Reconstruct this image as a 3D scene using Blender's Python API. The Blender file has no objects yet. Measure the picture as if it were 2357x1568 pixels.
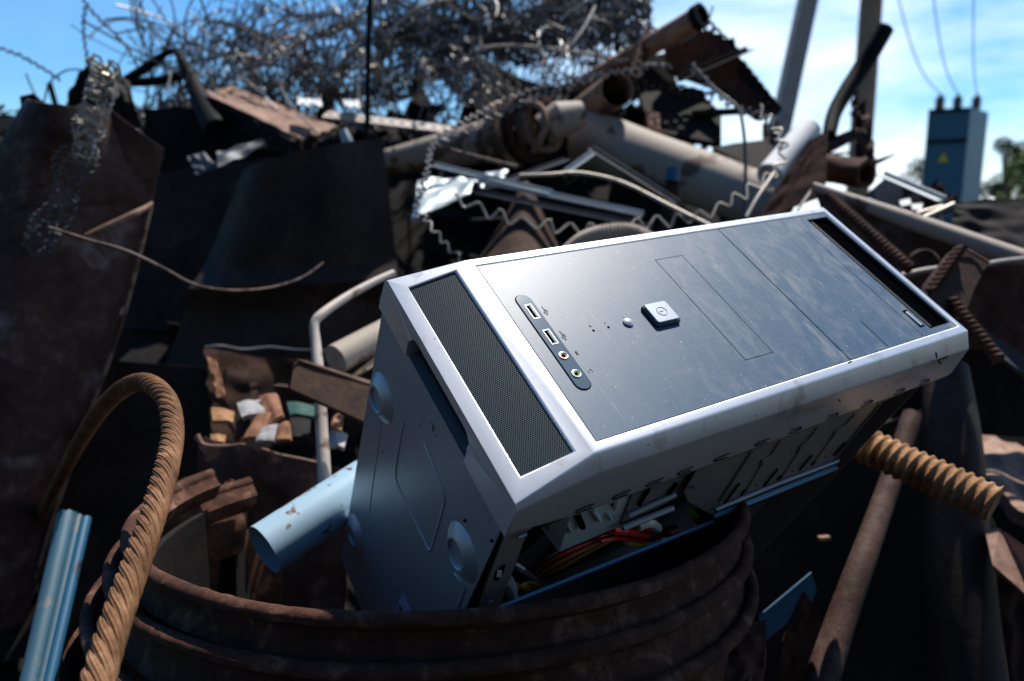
import bpy, math, random
import numpy as np
from mathutils import Vector, Matrix, noise
random.seed(7)
V = Vector
# ------------------------------------------------------------------ camera frame
FPX = 1813.94 / 1.0861            # focal length in 2357-px-wide picture units
PITCH = math.radians(9.5)
CAM = V((0, 0, 1.6))
RT = V((1, 0, 0)); UP = V((0, math.sin(PITCH), math.cos(PITCH))); FW = V((0, math.cos(PITCH), -math.sin(PITCH)))
def cv(x, y, z):
    return CAM + RT * x - UP * y + FW * z
def D(x, y, d):
    return cv((x - 1178.5) / FPX * d, (y - 784) / FPX * d, d)
def px(n, d):
    return n * d / FPX
sc = bpy.context.scene
COL = sc.collection
# ------------------------------------------------------------------ materials
def newmat(name):
    m = bpy.data.materials.new(name); m.use_nodes = True
    nt = m.node_tree; return m, nt, nt.nodes['Principled BSDF']
def ramp(nt, fac, stops):
    r = nt.nodes.new('ShaderNodeValToRGB'); el = r.color_ramp.elements
    while len(el) < len(stops): el.new(0.5)
    for e, (p, c) in zip(el, stops):
        e.position = p; e.color = (*c, 1) if len(c) == 3 else c
    nt.links.new(fac, r.inputs[0]); return r.outputs[0]
def noi(nt, scale, detail=6, rough=.6, dist=0, sc3=None):
    tc = nt.nodes.new('ShaderNodeTexCoord'); n = nt.nodes.new('ShaderNodeTexNoise')
    n.inputs['Scale'].default_value = scale; n.inputs['Detail'].default_value = detail
    n.inputs['Roughness'].default_value = rough; n.inputs['Distortion'].default_value = dist
    src = tc.outputs['Object']
    if sc3:
        mp = nt.nodes.new('ShaderNodeMapping'); mp.inputs['Scale'].default_value = sc3
        if len(sc3) > 3: pass
        nt.links.new(src, mp.inputs[0]); src = mp.outputs[0]
    nt.links.new(src, n.inputs['Vector']); return n.outputs['Fac']
def mixc(nt, fac, a, b):
    m = nt.nodes.new('ShaderNodeMix'); m.data_type = 'RGBA'
    for i, s in ((0, fac), (6, a), (7, b)):
        if hasattr(s, 'is_linked') or hasattr(s, 'links'): nt.links.new(s, m.inputs[i])
        elif i == 0: m.inputs[0].default_value = s
        else: m.inputs[i].default_value = (*s, 1)
    return m.outputs[2]
def bump(nt, b, h, dist=.001, strength=.6):
    bp = nt.nodes.new('ShaderNodeBump'); bp.inputs['Strength'].default_value = strength
    bp.inputs['Distance'].default_value = dist
    nt.links.new(h, bp.inputs['Height']); nt.links.new(bp.outputs[0], b.inputs['Normal'])
def rust(name, c1, c2, c3, s=14, rough=.8, bd=.002, metal=0.0):
    m, nt, b = newmat(name)
    n1 = noi(nt, s, 8, .65, .4); n2 = noi(nt, s * 5, 5, .7)
    ca = ramp(nt, n1, [(.32, c1), (.55, c2), (.72, c3)])
    cb = mixc(nt, ramp(nt, n2, [(.35, (0, 0, 0)), (.7, (.55, .55, .55))]), ca, tuple(x * .45 for x in c1))
    nt.links.new(cb, b.inputs['Base Color'])
    b.inputs['Roughness'].default_value = rough; b.inputs['Metallic'].default_value = metal; b.inputs['Specular IOR Level'].default_value = .25
    bump(nt, b, n2, bd); return m
def paint(name, c, rustc=(.09, .035, .015), amt=.62, s=25, rough=.45, metal=0, var=.25, bd=.0005):
    m, nt, b = newmat(name)
    n1 = noi(nt, s, 7, .6); n2 = noi(nt, s * .25, 5, .6)
    base = mixc(nt, n2, tuple(x * (1 - var) for x in c), tuple(min(1, x * (1 + var)) for x in c))
    k = ramp(nt, n1, [(amt, (0, 0, 0)), (amt + .05, (1, 1, 1))])
    nt.links.new(mixc(nt, k, base, rustc), b.inputs['Base Color'])
    b.inputs['Roughness'].default_value = rough; b.inputs['Metallic'].default_value = metal
    bump(nt, b, n1, bd, .4); return m
def plain(name, c, rough=.5, metal=0, spec=.5, coat=0):
    m, nt, b = newmat(name); b.inputs['Base Color'].default_value = (*c, 1)
    b.inputs['Roughness'].default_value = rough; b.inputs['Metallic'].default_value = metal
    b.inputs['Specular IOR Level'].default_value = spec; b.inputs['Coat Weight'].default_value = coat
    return m
M = {}
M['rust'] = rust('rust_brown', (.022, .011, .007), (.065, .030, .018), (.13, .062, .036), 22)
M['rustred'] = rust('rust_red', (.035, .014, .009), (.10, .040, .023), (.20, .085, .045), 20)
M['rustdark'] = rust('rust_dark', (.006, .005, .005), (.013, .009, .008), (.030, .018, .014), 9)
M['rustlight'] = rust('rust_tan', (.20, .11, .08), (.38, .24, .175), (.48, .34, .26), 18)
M['rustorange'] = rust('rust_orange', (.20, .09, .035), (.46, .26, .13), (.56, .38, .24), 36, .85, .0006)
M['ropemat'] = rust('rusty_rope_steel', (.10, .045, .020), (.27, .135, .062), (.42, .24, .13), 34, .75, .0002, .1)
M['drum'] = rust('rust_drum', (.034, .013, .007), (.105, .043, .025), (.32, .185, .13), 34, .85, .0022)
M['tank'] = rust('rust_tank', (.034, .013, .009), (.10, .055, .042), (.24, .20, .19), 14, .7, .003)
M['beige'] = paint('dusty_beige_pipe', (.36, .30, .24), (.12, .07, .04), .56, 9, .7, 0, .3, .002)
M['beigerust'] = paint('rusty_beige_pipe', (.26, .17, .11), (.09, .04, .022), .5, 14, .8, 0, .3, .002)
M['palepipe'] = paint('pale_dusty_tube', (.50, .43, .37), (.2, .13, .09), .6, 20, .6)
M['concrete'] = rust('weathered_concrete', (.36, .31, .27), (.44, .39, .34), (.50, .45, .40), 6, .9, .004)
M['galv'] = paint('galvanised_steel', (.38, .43, .46), (.2, .17, .15), .66, 20, .5, .6, .25)
M['galvdark'] = paint('dull_dark_steel', (.07, .075, .085), (.05, .03, .02), .6, 20, .55, .15, .3)
M['white'] = paint('white_paint', (.72, .74, .74), (.3, .2, .14), .64, 12, .75)
M['bluepipe'] = paint('pale_blue_paint', (.33, .48, .57), (.15, .065, .03), .575, 44, .42, 0, .12)
M['blueprofile'] = paint('faded_blue_paint', (.035, .105, .155), (.12, .135, .115), .56, 22, .55, 0, .4)
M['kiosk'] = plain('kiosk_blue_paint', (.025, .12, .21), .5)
M['kiosklit'] = plain('kiosk_lit_side', (.05, .20, .31), .5)  # lighter copy of the cabinet blue, side brightness put into the colour
M['yellow'] = plain('yellow_sign', (.55, .5, .02), .6)
M['porcelain'] = plain('brown_porcelain', (.16, .12, .10), .3)
M['black'] = plain('black_steel', (.006, .007, .009), .7, 0, .12)
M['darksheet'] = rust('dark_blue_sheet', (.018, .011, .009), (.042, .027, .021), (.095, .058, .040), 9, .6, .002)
M['foil'] = paint('dirty_bright_sheet', (.30, .36, .38), (.2, .17, .14), .58, 25, .5, .25, .3)
M['palegrey'] = paint('pale_grey_scrap', (.36, .35, .35), (.2, .12, .08), .58, 30, .6)
M['wire'] = paint('dull_wire', (.22, .215, .21), (.05, .03, .022), .55, 60, .5, .5, .2)
M['wirerust'] = paint('rusty_wire', (.16, .11, .085), (.05, .025, .018), .5, 60, .7, .2, .3)
M['wirelight'] = paint('pale_wire', (.42, .39, .33), (.2, .13, .09), .6, 40, .5, .4, .2)
M['copper'] = rust('copper_orange_scrap', (.16, .07, .035), (.42, .2, .11), (.58, .34, .2), 20, .7, .001)
M['green'] = plain('dark_green_paint', (.01, .06, .045), .5)
M['bluepaint'] = paint('deep_blue_paint', (.012, .10, .19), (.02, .03, .04), .6, 8, .5)
M['soil'] = rust('dark_soil', (.006, .005, .0045), (.012, .010, .009), (.022, .018, .015), 8, .95, .01)
M['grassy'] = rust('ground_earth', (.05, .05, .03), (.09, .08, .05), (.12, .11, .07), 1.5, .95, .02)
# ---------------------------------------------------------------- mesh builder
class MB:
    def __init__(s): s.v = []; s.f = []; s.sm = []
    def add(s, vs, fs, smooth=True):
        o = len(s.v); s.v += [V(p) for p in vs]; s.f += [tuple(i + o for i in f) for f in fs]; s.sm += [smooth] * len(fs); return s
def link(name, me, parent=None, loc=None):
    o = bpy.data.objects.new(name, me); COL.objects.link(o)
    if parent: o.parent = parent
    if loc is not None: o.location = loc
    return o
def mesh(name, mb, mat, off=V((0, 0, 0)), ang=35):
    me = bpy.data.meshes.new(name)
    me.from_pydata([tuple(p - off) for p in mb.v], [], mb.f)
    me.polygons.foreach_set('use_smooth', mb.sm)
    me.materials.append(mat if not isinstance(mat, str) else M[mat])
    me.validate(); me.update()
    try: me.set_sharp_from_angle(angle=math.radians(ang))
    except Exception: pass
    return me
def tag(o, label, cat, group=None, kind=None):
    if label: o['label'] = label
    if cat: o['category'] = cat
    if group: o['group'] = group
    if kind: o['kind'] = kind
    return o
def single(name, mb, mat, label, cat, group=None, kind=None):
    n = len(mb.v); c = V((sum(p.x for p in mb.v) / n, sum(p.y for p in mb.v) / n, min(p.z for p in mb.v)))
    o = link(name, mesh(name, mb, mat, c), None, c)
    return tag(o, label, cat, group, kind)
def thing(name, label, cat, loc, group=None):
    o = link(name, None, None, loc); o.empty_display_size = .05
    return tag(o, label, cat, group)
def part(name, mb, mat, par, ang=35):
    return link(name, mesh(name, mb, mat, V(par.location), ang), par)
def subpart(name, mb, mat, par, root):
    return link(name, mesh(name, mb, mat, V(root.location)), par)
# ---------------------------------------------------------------- shapes
def cat(pts, n=8):
    """Catmull-Rom resample"""
    P = [V(p) for p in pts]; P = [P[0] * 2 - P[1]] + P + [P[-1] * 2 - P[-2]]; out = []
    for i in range(1, len(P) - 2):
        for k in range(n):
            t = k / n; a, b, c, d = P[i - 1], P[i], P[i + 1], P[i + 2]
            out.append(.5 * ((2 * b) + (c - a) * t + (2 * a - 5 * b + 4 * c - d) * t * t + (3 * b - a - 3 * c + d) * t ** 3))
    out.append(P[-2]); return out
def frames(pts):
    T = []
    for i in range(len(pts)):
        a = pts[max(0, i - 1)]; b = pts[min(len(pts) - 1, i + 1)]; t = (b - a)
        T.append(t.normalized() if t.length > 1e-9 else V((0, 0, 1)))
    n = T[0].orthogonal().normalized(); N = [n]
    for i in range(1, len(pts)):
        n = n - T[i] * n.dot(T[i])
        if n.length < 1e-6: n = T[i].orthogonal()
        n.normalize(); N.append(n.copy())
    return T, N, [T[i].cross(N[i]) for i in range(len(pts))]
def sweep(mb, pts, prof, caps=True, closed=True, smooth=True):
    """prof(i, n) -> list of (a, b) offsets"""
    pts = [V(p) for p in pts]; T, N, B = frames(pts); vs = []; fs = []; m = None
    for i, p in enumerate(pts):
        pr = prof(i); m = len(pr)
        vs += [p + N[i] * a + B[i] * b for a, b in pr]
    for i in range(len(pts) - 1):
        for k in range(m if closed else m - 1):
            k2 = (k + 1) % m
            fs.append((i * m + k, i * m + k2, (i + 1) * m + k2, (i + 1) * m + k))
    mb.add(vs, fs, smooth)
    if caps and closed:
        o = len(mb.v) - len(vs)
        mb.f.append(tuple(range(o + m - 1, o - 1, -1))); mb.f.append(tuple(range(o + (len(pts) - 1) * m, o + len(pts) * m))); mb.sm += [False, False]
    return mb
def tube(pts, r, n=12, caps=True, mb=None, wob=0):
    mb = mb or MB(); L = len(pts)
    rr = r if isinstance(r, (list, tuple)) else [r]
    def R(i):
        t = i / max(1, L - 1) * (len(rr) - 1); k = min(int(t), len(rr) - 2) if len(rr) > 1 else 0
        return rr[0] if len(rr) == 1 else rr[k] * (1 - (t - k)) + rr[k + 1] * (t - k)
    return sweep(mb, pts, lambda i: [(math.cos(a) * R(i), math.sin(a) * R(i)) for a in [2 * math.pi * k / n for k in range(n)]], caps)
def hollow(p0, p1, r, wall=.12, n=40, mb=None, seg=1, dent=0.0, r2=None, depth=None, jag=0, sd=0):
    """open-ended pipe with wall thickness"""
    mb = mb or MB(); p0 = V(p0); p1 = V(p1); ax = (p1 - p0); L = ax.length; ax.normalize()
    u = ax.orthogonal().normalized(); w = ax.cross(u); r2 = r2 or r; seg = max(seg, 6); rg = random.Random(sd)
    rings = []
    def ring(t, k, inner):
        rad = (r * (1 - t) + r2 * t) * (1 - wall if inner else 1); out = []
        for i in range(n):
            a = 2 * math.pi * i / n
            q = rad * (1 + dent * noise.noise(V((math.cos(a) * 1.5, math.sin(a) * 1.5, t * L / r * .5 + sd))))
            e = jag * noise.noise(V((math.cos(a) * 3, math.sin(a) * 3, sd + 5))) if t in (0, 1) else 0
            out.append(p0 + ax * (t * L + e) + (u * math.cos(a) + w * math.sin(a)) * q)
        return out
    seq = [ring(k / seg, k, False) for k in range(seg + 1)] + [ring(k / seg, k, True) for k in range(seg, -1, -1)]
    vs = [p for s in seq for p in s]; fs = []
    for j in range(len(seq)):
        j2 = (j + 1) % len(seq)
        for i in range(n):
            i2 = (i + 1) % n; fs.append((j * n + i, j * n + i2, j2 * n + i2, j2 * n + i))
    mb.add(vs, fs, True); return mb
def prism(mb, poly, nrm, th, smooth=False):
    """poly: coplanar-ish list of world pts, thickened by th along nrm (both sides)"""
    nrm = V(nrm).normalized() * th; k = len(poly); vs = [V(p) for p in poly] + [V(p) - nrm for p in poly]
    fs = [tuple(range(k)), tuple(range(2 * k - 1, k - 1, -1))] + [(i, i + k, (i + 1) % k + k, (i + 1) % k) for i in range(k)]
    return mb.add(vs, fs, smooth)
def pnormal(P):
    n = V((0, 0, 0))
    for i in range(len(P)):
        a, b = P[i], P[(i + 1) % len(P)]; n += V(((a.y - b.y) * (a.z + b.z), (a.z - b.z) * (a.x + b.x), (a.x - b.x) * (a.y + b.y)))
    n.normalize(); c = sum(P, V((0, 0, 0))) / len(P)
    return n if n.dot(CAM - c) > 0 else -n
def plate(pts, th=.003, mb=None, bend=0.0):
    """flat plate from picture-measured outline with real distances; slightly facing-corrected"""
    P = [D(*p) for p in pts]; return prism(mb or MB(), P, pnormal(P), th)
def sheet(c, nu=24, nv=24, th=.003, bulge=0, wob=0, ws=6, jag=0, sd=0, mb=None, fold=None):
    """curved sheet: c = four (x,y,d) corners TL,TR,BR,BL"""
    mb = mb or MB(); a, b, cc, d = [D(*p) for p in c]; nr = pnormal([a, b, cc, d]); G = []
    for j in range(nv + 1):
        for i in range(nu + 1):
            u = i / nu; v = j / nv
            if jag:
                if j == 0: v += jag * noise.noise(V((u * 9, sd, 1)))
                if j == nv: v += jag * noise.noise(V((u * 9, sd, 2)))
                if i == 0: u += jag * noise.noise(V((v * 9, sd, 3)))
                if i == nu: u += jag * noise.noise(V((v * 9, sd, 4)))
            p = a * (1 - u) * (1 - v) + b * u * (1 - v) + cc * u * v + d * (1 - u) * v
            h = bulge * math.sin(math.pi * min(1, max(0, u))) if bulge else 0
            if fold: h += fold(u, v)
            h += wob * noise.noise(V((u * ws, v * ws, sd)))
            G.append(p + nr * h)
    N = len(G); vs = G + [p - nr * th for p in G]; fs = []; W = nu + 1
    for j in range(nv):
        for i in range(nu):
            q = (j * W + i, j * W + i + 1, (j + 1) * W + i + 1, (j + 1) * W + i)
            fs.append(q); fs.append(tuple(x + N for x in reversed(q)))
    bd = [i for i in range(W)] + [j * W + nu for j in range(1, nv + 1)] + [nv * W + i for i in range(nu - 1, -1, -1)] + [j * W for j in range(nv - 1, 0, -1)]
    for i in range(len(bd)):
        x, y = bd[i], bd[(i + 1) % len(bd)]; fs.append((y, x, x + N, y + N))
    return mb.add(vs, fs, True)
def beam(p0, p1, prof, up=V((0, 0, 1)), mb=None):
    """extrude a 2D profile polygon (metres) from p0 to p1"""
    mb = mb or MB(); p0 = V(p0); p1 = V(p1); ax = (p1 - p0).normalized(); s = ax.cross(up).normalized(); t = s.cross(ax)
    k = len(prof); vs = [p + s * a + t * b for p in (p0, p1) for a, b in prof]
    fs = [tuple(range(k - 1, -1, -1)), tuple(range(k, 2 * k))] + [(i, (i + 1) % k, (i + 1) % k + k, i + k) for i in range(k)]
    return mb.add(vs, fs, False)
def Lp(w, h, t): return [(0, 0), (w, 0), (w, t), (t, t), (t, h), (0, h)]
def Up(w, h, t): return [(-w / 2, h), (-w / 2, 0), (w / 2, 0), (w / 2, h), (w / 2 - t, h), (w / 2 - t, t), (-w / 2 + t, t), (-w / 2 + t, h)]
def box(mb, lo, hi, T=None):
    x0, y0, z0 = lo; x1, y1, z1 = hi
    vs = [V((x, y, z)) for z in (z0, z1) for x, y in ((x0, y0), (x1, y0), (x1, y1), (x0, y1))]
    if T: vs = [T(p) for p in vs]
    return mb.add(vs, [(3, 2, 1, 0), (4, 5, 6, 7), (0, 1, 5, 4), (1, 2, 6, 5), (2, 3, 7, 6), (3, 0, 4, 7)], False)
def wirepath(P, n=8): return cat([D(*p) for p in P], n)
def crimp(pts, period, amp, r, side=None, mb=None, n=6, sharp=.28, jit=0.3, sd=0):
    """zigzag crimped wire along resampled path"""
    pts = [V(p) for p in pts]; L = [0]
    for a, b in zip(pts, pts[1:]): L.append(L[-1] + (b - a).length)
    tot = L[-1]; k = max(2, int(tot / period * 2)); out = []; j = 0; rg = random.Random(sd); T, N, B = frames(pts)
    for i in range(k + 1):
        s = tot * i / k
        while j < len(L) - 2 and L[j + 1] < s: j += 1
        f = (s - L[j]) / max(1e-9, L[j + 1] - L[j]); p = pts[j].lerp(pts[j + 1], f)
        vd = (CAM - p).normalized(); sdv = T[j].cross(vd).normalized() if side is None else side
        if side == 'N': sdv = N[j]
        h = amp * (1 if i % 2 else -1) * (1 + jit * rg.uniform(-1, 1))
        tt = T[j] * (period * .5 * sharp * .5); p = p + T[j] * period * .12 * rg.uniform(-1, 1)
        out += [p + sdv * h - tt * .95, p + sdv * h + tt * .95]
    return tube(out, r, n, True, mb)
def arrp(q): return [D(*p) for p in q]
# ================================================================ THE COMPUTER CASE
PR = np.array([[0.8512, -0.4664, 0.2409], [-0.1851, -0.6961, -0.6937], [0.4912, 0.5458, -0.6788]])
U_, _, Vt_ = np.linalg.svd(PR); PR = U_ @ Vt_
PT = np.array([0.0496, 0.0667, 0.4309])
def W_(l):
    c = PR @ np.array(l) + PT; return cv(*c)
ex = W_((1, 0, 0)) - W_((0, 0, 0)); ey = W_((0, 1, 0)) - W_((0, 0, 0)); ez = W_((0, 0, 1)) - W_((0, 0, 0))
PCM = Matrix(((ex.x, ey.x, ez.x, 0), (ex.y, ey.y, ez.y, 0), (ex.z, ey.z, ez.z, 0), (0, 0, 0, 1)))
PCM.translation = W_((0, 0, 0))
def onp(x, y, ax, val):
    """picture point -> local point on the plane coordinate[ax] = val"""
    d = np.array([(x - 1178.5) / FPX, (y - 784) / FPX, 1]); dl = PR.T @ d; tl = PR.T @ PT
    return V(((val + tl[ax]) / dl[ax]) * dl - tl)
def zb(x, y): return ((1200 + x * .29699) / 1.0861, (1150 + y * .29699) / 1.0861)
def zc(x, y): return ((1700 + x * .33942) / 1.0861, (850 + y * .33942) / 1.0861)
def za(x, y): return ((860 + x * .35714) / 1.0861, (1000 + y * .35714) / 1.0861)
# materials
def mat_silver():
    m, nt, b = newmat('silver_plastic')
    n1 = noi(nt, 30, 8, .65, .3); n2 = noi(nt, 9, 6, .6)
    c = mixc(nt, ramp(nt, n2, [(.35, (0, 0, 0)), (.75, (.7, .7, .7))]), (.74, .77, .80), (.62, .64, .66))
    c = mixc(nt, ramp(nt, n1, [(.57, (0, 0, 0)), (.74, (.75, .75, .75))]), c, (.27, .21, .15))
    sp = noi(nt, 160, 3, .5); c = mixc(nt, ramp(nt, sp, [(.74, (0, 0, 0)), (.77, (1, 1, 1))]), c, (.12, .09, .07))
    nt.links.new(c, b.inputs['Base Color']); b.inputs['Metallic'].default_value = .6; b.inputs['Roughness'].default_value = .38
    bump(nt, b, sp, .0001, .15); return m
def mat_panel():
    m, nt, b = newmat('glossy_navy_plastic')
    tc = nt.nodes.new('ShaderNodeTexCoord')
    def wn(scale, sx, sy, rot=0, detail=7, dist=1.0, rough=.6):
        mp = nt.nodes.new('ShaderNodeMapping'); mp.inputs['Scale'].default_value = (sx, sy, 1); mp.inputs['Rotation'].default_value = (0, 0, rot)
        nt.links.new(tc.outputs['Object'], mp.inputs[0])
        n = nt.nodes.new('ShaderNodeTexNoise'); n.inputs['Scale'].default_value = scale; n.inputs['Detail'].default_value = detail
        n.inputs['Distortion'].default_value = dist; n.inputs['Roughness'].default_value = rough
        nt.links.new(mp.outputs[0], n.inputs['Vector']); return n.outputs['Fac']
    big = wn(14, 1.6, .7, .5); streak = wn(52, 1.25, .62, .75, 10, 1.1, .68); fine = wn(300, 1, 1, 0, 4, 0, .7); scr = wn(60, 6, .12, .9, 6, .3, .7)
    xs = nt.nodes.new('ShaderNodeSeparateXYZ'); nt.links.new(tc.outputs['Object'], xs.inputs[0])
    # dust is heavier towards the top of the case
    mr = nt.nodes.new('ShaderNodeMapRange'); mr.inputs[1].default_value = .08; mr.inputs[2].default_value = .30; mr.inputs[3].default_value = .25; mr.inputs[4].default_value = 1
    nt.links.new(xs.outputs[0], mr.inputs[0])
    k = ramp(nt, streak, [(.42, (0, 0, 0)), (.74, (1, 1, 1))]); kb = ramp(nt, big, [(.36, (.12, .12, .12)), (.66, (1, 1, 1))])
    def mul(a, c):
        q = nt.nodes.new('ShaderNodeMath'); q.operation = 'MULTIPLY'; nt.links.new(a, q.inputs[0])
        if isinstance(c, (int, float)): q.inputs[1].default_value = c
        else: nt.links.new(c, q.inputs[1])
        return q.outputs[0]
    dust = mul(mul(mul(k, kb), mr.outputs[0]), .72)
    base = mixc(nt, ramp(nt, fine, [(.45, (0, 0, 0)), (.75, (.5, .5, .5))]), (.036, .088, .150), (.075, .130, .195))
    c = mixc(nt, dust, base, (.36, .345, .33))
    sk = mul(ramp(nt, scr, [(.63, (0, 0, 0)), (.70, (1, 1, 1))]), .55)
    c = mixc(nt, sk, c, (.42, .42, .42))
    sp = wn(420, 1, 1, 0, 2, 0, .5); c = mixc(nt, ramp(nt, sp, [(.728, (0, 0, 0)), (.76, (1, 1, 1))]), c, (.45, .45, .43))
    nt.links.new(c, b.inputs['Base Color'])
    r = nt.nodes.new('ShaderNodeMapRange'); r.inputs[3].default_value = .46; r.inputs[4].default_value = .6
    nt.links.new(dust, r.inputs[0]); nt.links.new(r.outputs[0], b.inputs['Roughness'])
    b.inputs['Specular IOR Level'].default_value = .55; b.inputs['IOR'].default_value = 1.5
    bump(nt, b, fine, .00008, .25); return m
def mat_steel():
    m, nt, b = newmat('chassis_steel')
    n1 = noi(nt, 7, 6, .6, .5); sp = noi(nt, 150, 3, .5)
    c = mixc(nt, n1, (.33, .39, .44), (.43, .49, .53)); c = mixc(nt, ramp(nt, sp, [(.73, (0, 0, 0)), (.76, (1, 1, 1))]), c, (.06, .05, .04))
    nt.links.new(c, b.inputs['Base Color']); b.inputs['Metallic'].default_value = .55; b.inputs['Roughness'].default_value = .42
    bump(nt, b, n1, .0006, .3); return m
M['silver'] = mat_silver(); M['panel'] = mat_panel(); M['steel'] = mat_steel()
M['cage'] = plain('drive_cage_zinc', (.62, .76, .78), .45, .15)
M['plate'] = plain('bay_plate_steel', (.27, .265, .255), .5, .25)
M['grille'] = plain('grille_black', (.03, .055, .072), .42, .1, .5)
M['void'] = plain('recess_black', (.0015, .002, .003), .9, 0, 0)
M['slotfloor'] = plain('recess_teal_dark', (.006, .010, .013), .6)
M['gloss'] = plain('clear_glossy_plastic', (.10, .14, .18), .15, .2, 1)
M['btn'] = plain('button_silver', (.55, .60, .64), .3, .4)
M['btnrim'] = plain('button_rim', (.02, .04, .05), .25)
M['ink'] = plain('printed_mark', (.02, .022, .026), .5)
M['inkw'] = plain('pale_printed_mark', (.25, .28, .31), .5)
for k, c in dict(red=(.85, .03, .03), yel=(.85, .58, .04), blk=(.01, .01, .012), orange=(.7, .22, .03), grn=(.02, .1, .05), vio=(.05, .05, .16), whitec=(.7, .7, .62), lime=(.2, .3, .02)).items():
    M['c_' + k] = plain('cable_' + k, c, .35, 0, .6)
M['pink'] = plain('jack_pink', (.30, .07, .08), .4); M['jgreen'] = plain('jack_green', (.12, .32, .05), .4); M['ring'] = plain('jack_rim', (.55, .58, .5), .3, .3)
M['usbmetal'] = plain('usb_shell', (.30, .34, .38), .35, .7); M['usbtongue'] = plain('usb_tongue', (.03, .07, .11), .5)
M['sticker'] = paint('pale_sticker', (.42, .42, .60), (.05, .05, .1), .56, 60, .6)

pc = link('computer_case', None); pc.matrix_world = PCM; pc.empty_display_size = .1
tag(pc, 'silver desktop computer tower with dusty blue-black front panel, lying tilted in the rusty drum', 'computer case')
def lp(name, mb, mat, par=None, ang=35):
    return link(name, mesh(name, mb, mat, ang=ang), par or pc)
def bevel(o, w=.0008, seg=2, ang=35):
    b = o.modifiers.new('Bevel', 'BEVEL'); b.width = w; b.segments = seg; b.limit_method = 'ANGLE'; b.angle_limit = math.radians(ang); b.harden_normals = False
    return o
L_, Wd, CA, CB = .408, .18, .056, .0146
def zface(x): return min(0, x * CB / CA)
def framed(mb, x0, x1, y0, y1, hx0, hx1, hy0, hy1, zf, yo0=None, yo1=None):
    """rectangle with rectangular hole, top skin + hole walls 3 mm deep"""
    O = [(x0, y0 if yo0 is None else yo0), (x1, y0), (x1, y1), (x0, y1 if yo1 is None else yo1)]
    H = [(hx0, hy0), (hx1, hy0), (hx1, hy1), (hx0, hy1)]
    vs = [V((a, b, zf(a))) for a, b in O + H] + [V((a, b, zf(a) - .004)) for a, b in H]
    fs = [(0, 1, 5, 4), (1, 2, 6, 5), (2, 3, 7, 6), (3, 0, 4, 7), (4, 5, 9, 8), (5, 6, 10, 9), (6, 7, 11, 10), (7, 4, 8, 11)]
    mb.add(vs, fs, False)
bz = MB()
framed(bz, 0, L_, 0, Wd, .0055, .4025, .0072, .1728, zface)
framed(bz, -CA, 0, 0, Wd, -.0455, -.0105, .0068, .1735, zface, -.0078, .187)
# skirt: face edge -> ring B -> ring C
A = [(-CA, -.0078, -CB), (0, 0, 0), (L_, 0, 0), (L_, Wd, 0), (0, Wd, 0), (-CA, .187, -CB)]
B = [(-CA - .0005, -.0105, -.0185), (0, -.0085, -.010), (L_ + .005, -.010, -.0145), (L_ + .005, Wd + .008, -.0145), (0, Wd + .0075, -.010), (-CA - .0005, .1895, -.0185)]
C = [(-CA - .001, -.012, -.0385), (0, -.012, -.048), (L_ + .010, -.0125, -.0465), (L_ + .010, Wd + .010, -.0465), (0, Wd + .010, -.048), (-CA - .001, .192, -.0385)]
Cc = [(x - (.002 if x > .1 else -.002), y + (.002 if y < .1 else -.002), z - .006) for x, y, z in C]
nn = 6; vs = [V(p) for p in A + B + C + Cc]; fs = []
for r in range(3):
    for i in range(nn - 1): fs.append((r * nn + i, (r + 1) * nn + i, (r + 1) * nn + i + 1, r * nn + i + 1))
bz.add(vs, fs, False)
# bottom end of the bezel (x = -CA) with the long hand slot
def slot_outline():
    pts = []; y0, y1, zt, r = .046, .140, -.0225, .011
    pts.append((y0, -.0445))
    for k in range(7):
        a = math.pi - k * math.pi / 12; pts.append((y0 + r + r * math.cos(a), zt - r + r * math.sin(a)))
    for k in range(7):
        a = math.pi / 2 - k * math.pi / 12; pts.append((y1 - r + r * math.cos(a), zt - r + r * math.sin(a)))
    pts.append((y1, -.0445)); return pts
so = slot_outline()
top = [(-.0078, -CB), (.187, -CB)]
zlow = -.0445
# strips
vs = []; fs = []
def P_(y, z): return V((-CA - .0004 - (.0006 if z < -.03 else 0), y, z))
outer = [(-.0112, zlow), (-.0105, -.0185), (-.0078, -CB), (.187, -CB), (.1895, -.0185), (.191, zlow)]
poly = [(-.0112, zlow), (-.0105, -.0185), (-.0078, -CB)]
left = [P_(-.0112, zlow), P_(-.0105, -.0185), P_(-.0078, -CB)] + [P_(y, z) for y, z in ((so[7][0], -CB),)] + [P_(y, z) for y, z in reversed(so[:8])]
mid = [P_(so[7][0], -CB), P_(so[8][0], -CB), P_(*so[8]), P_(*so[7])]
right = [P_(so[8][0], -CB), P_(.187, -CB), P_(.1895, -.0185), P_(.191, zlow)] + [P_(y, z) for y, z in reversed(so[8:])]
for q in (left, mid, right): bz.add(q, [tuple(range(len(q)))], False)
# slot inner wall
w = [P_(y, z) for y, z in so]; w2 = [p + V((.010, 0, -.0)) for p in w]
bz.add(w + w2, [(i, i + 1, i + 1 + len(w), i + len(w)) for i in range(len(w) - 1)], True)
bezel = bevel(lp('bezel', bz, 'silver'), .0011, 3, 12)
mod = bezel.modifiers.new('Weld', 'WELD'); mod.merge_threshold = .00005
bezel.modifiers.move(1, 0)
sl = MB(); box(sl, (-CA + .0088, .03, -.060), (-CA + .0098, .155, -.019)); lp('slot_floor', sl, 'slotfloor', bezel)
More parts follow.
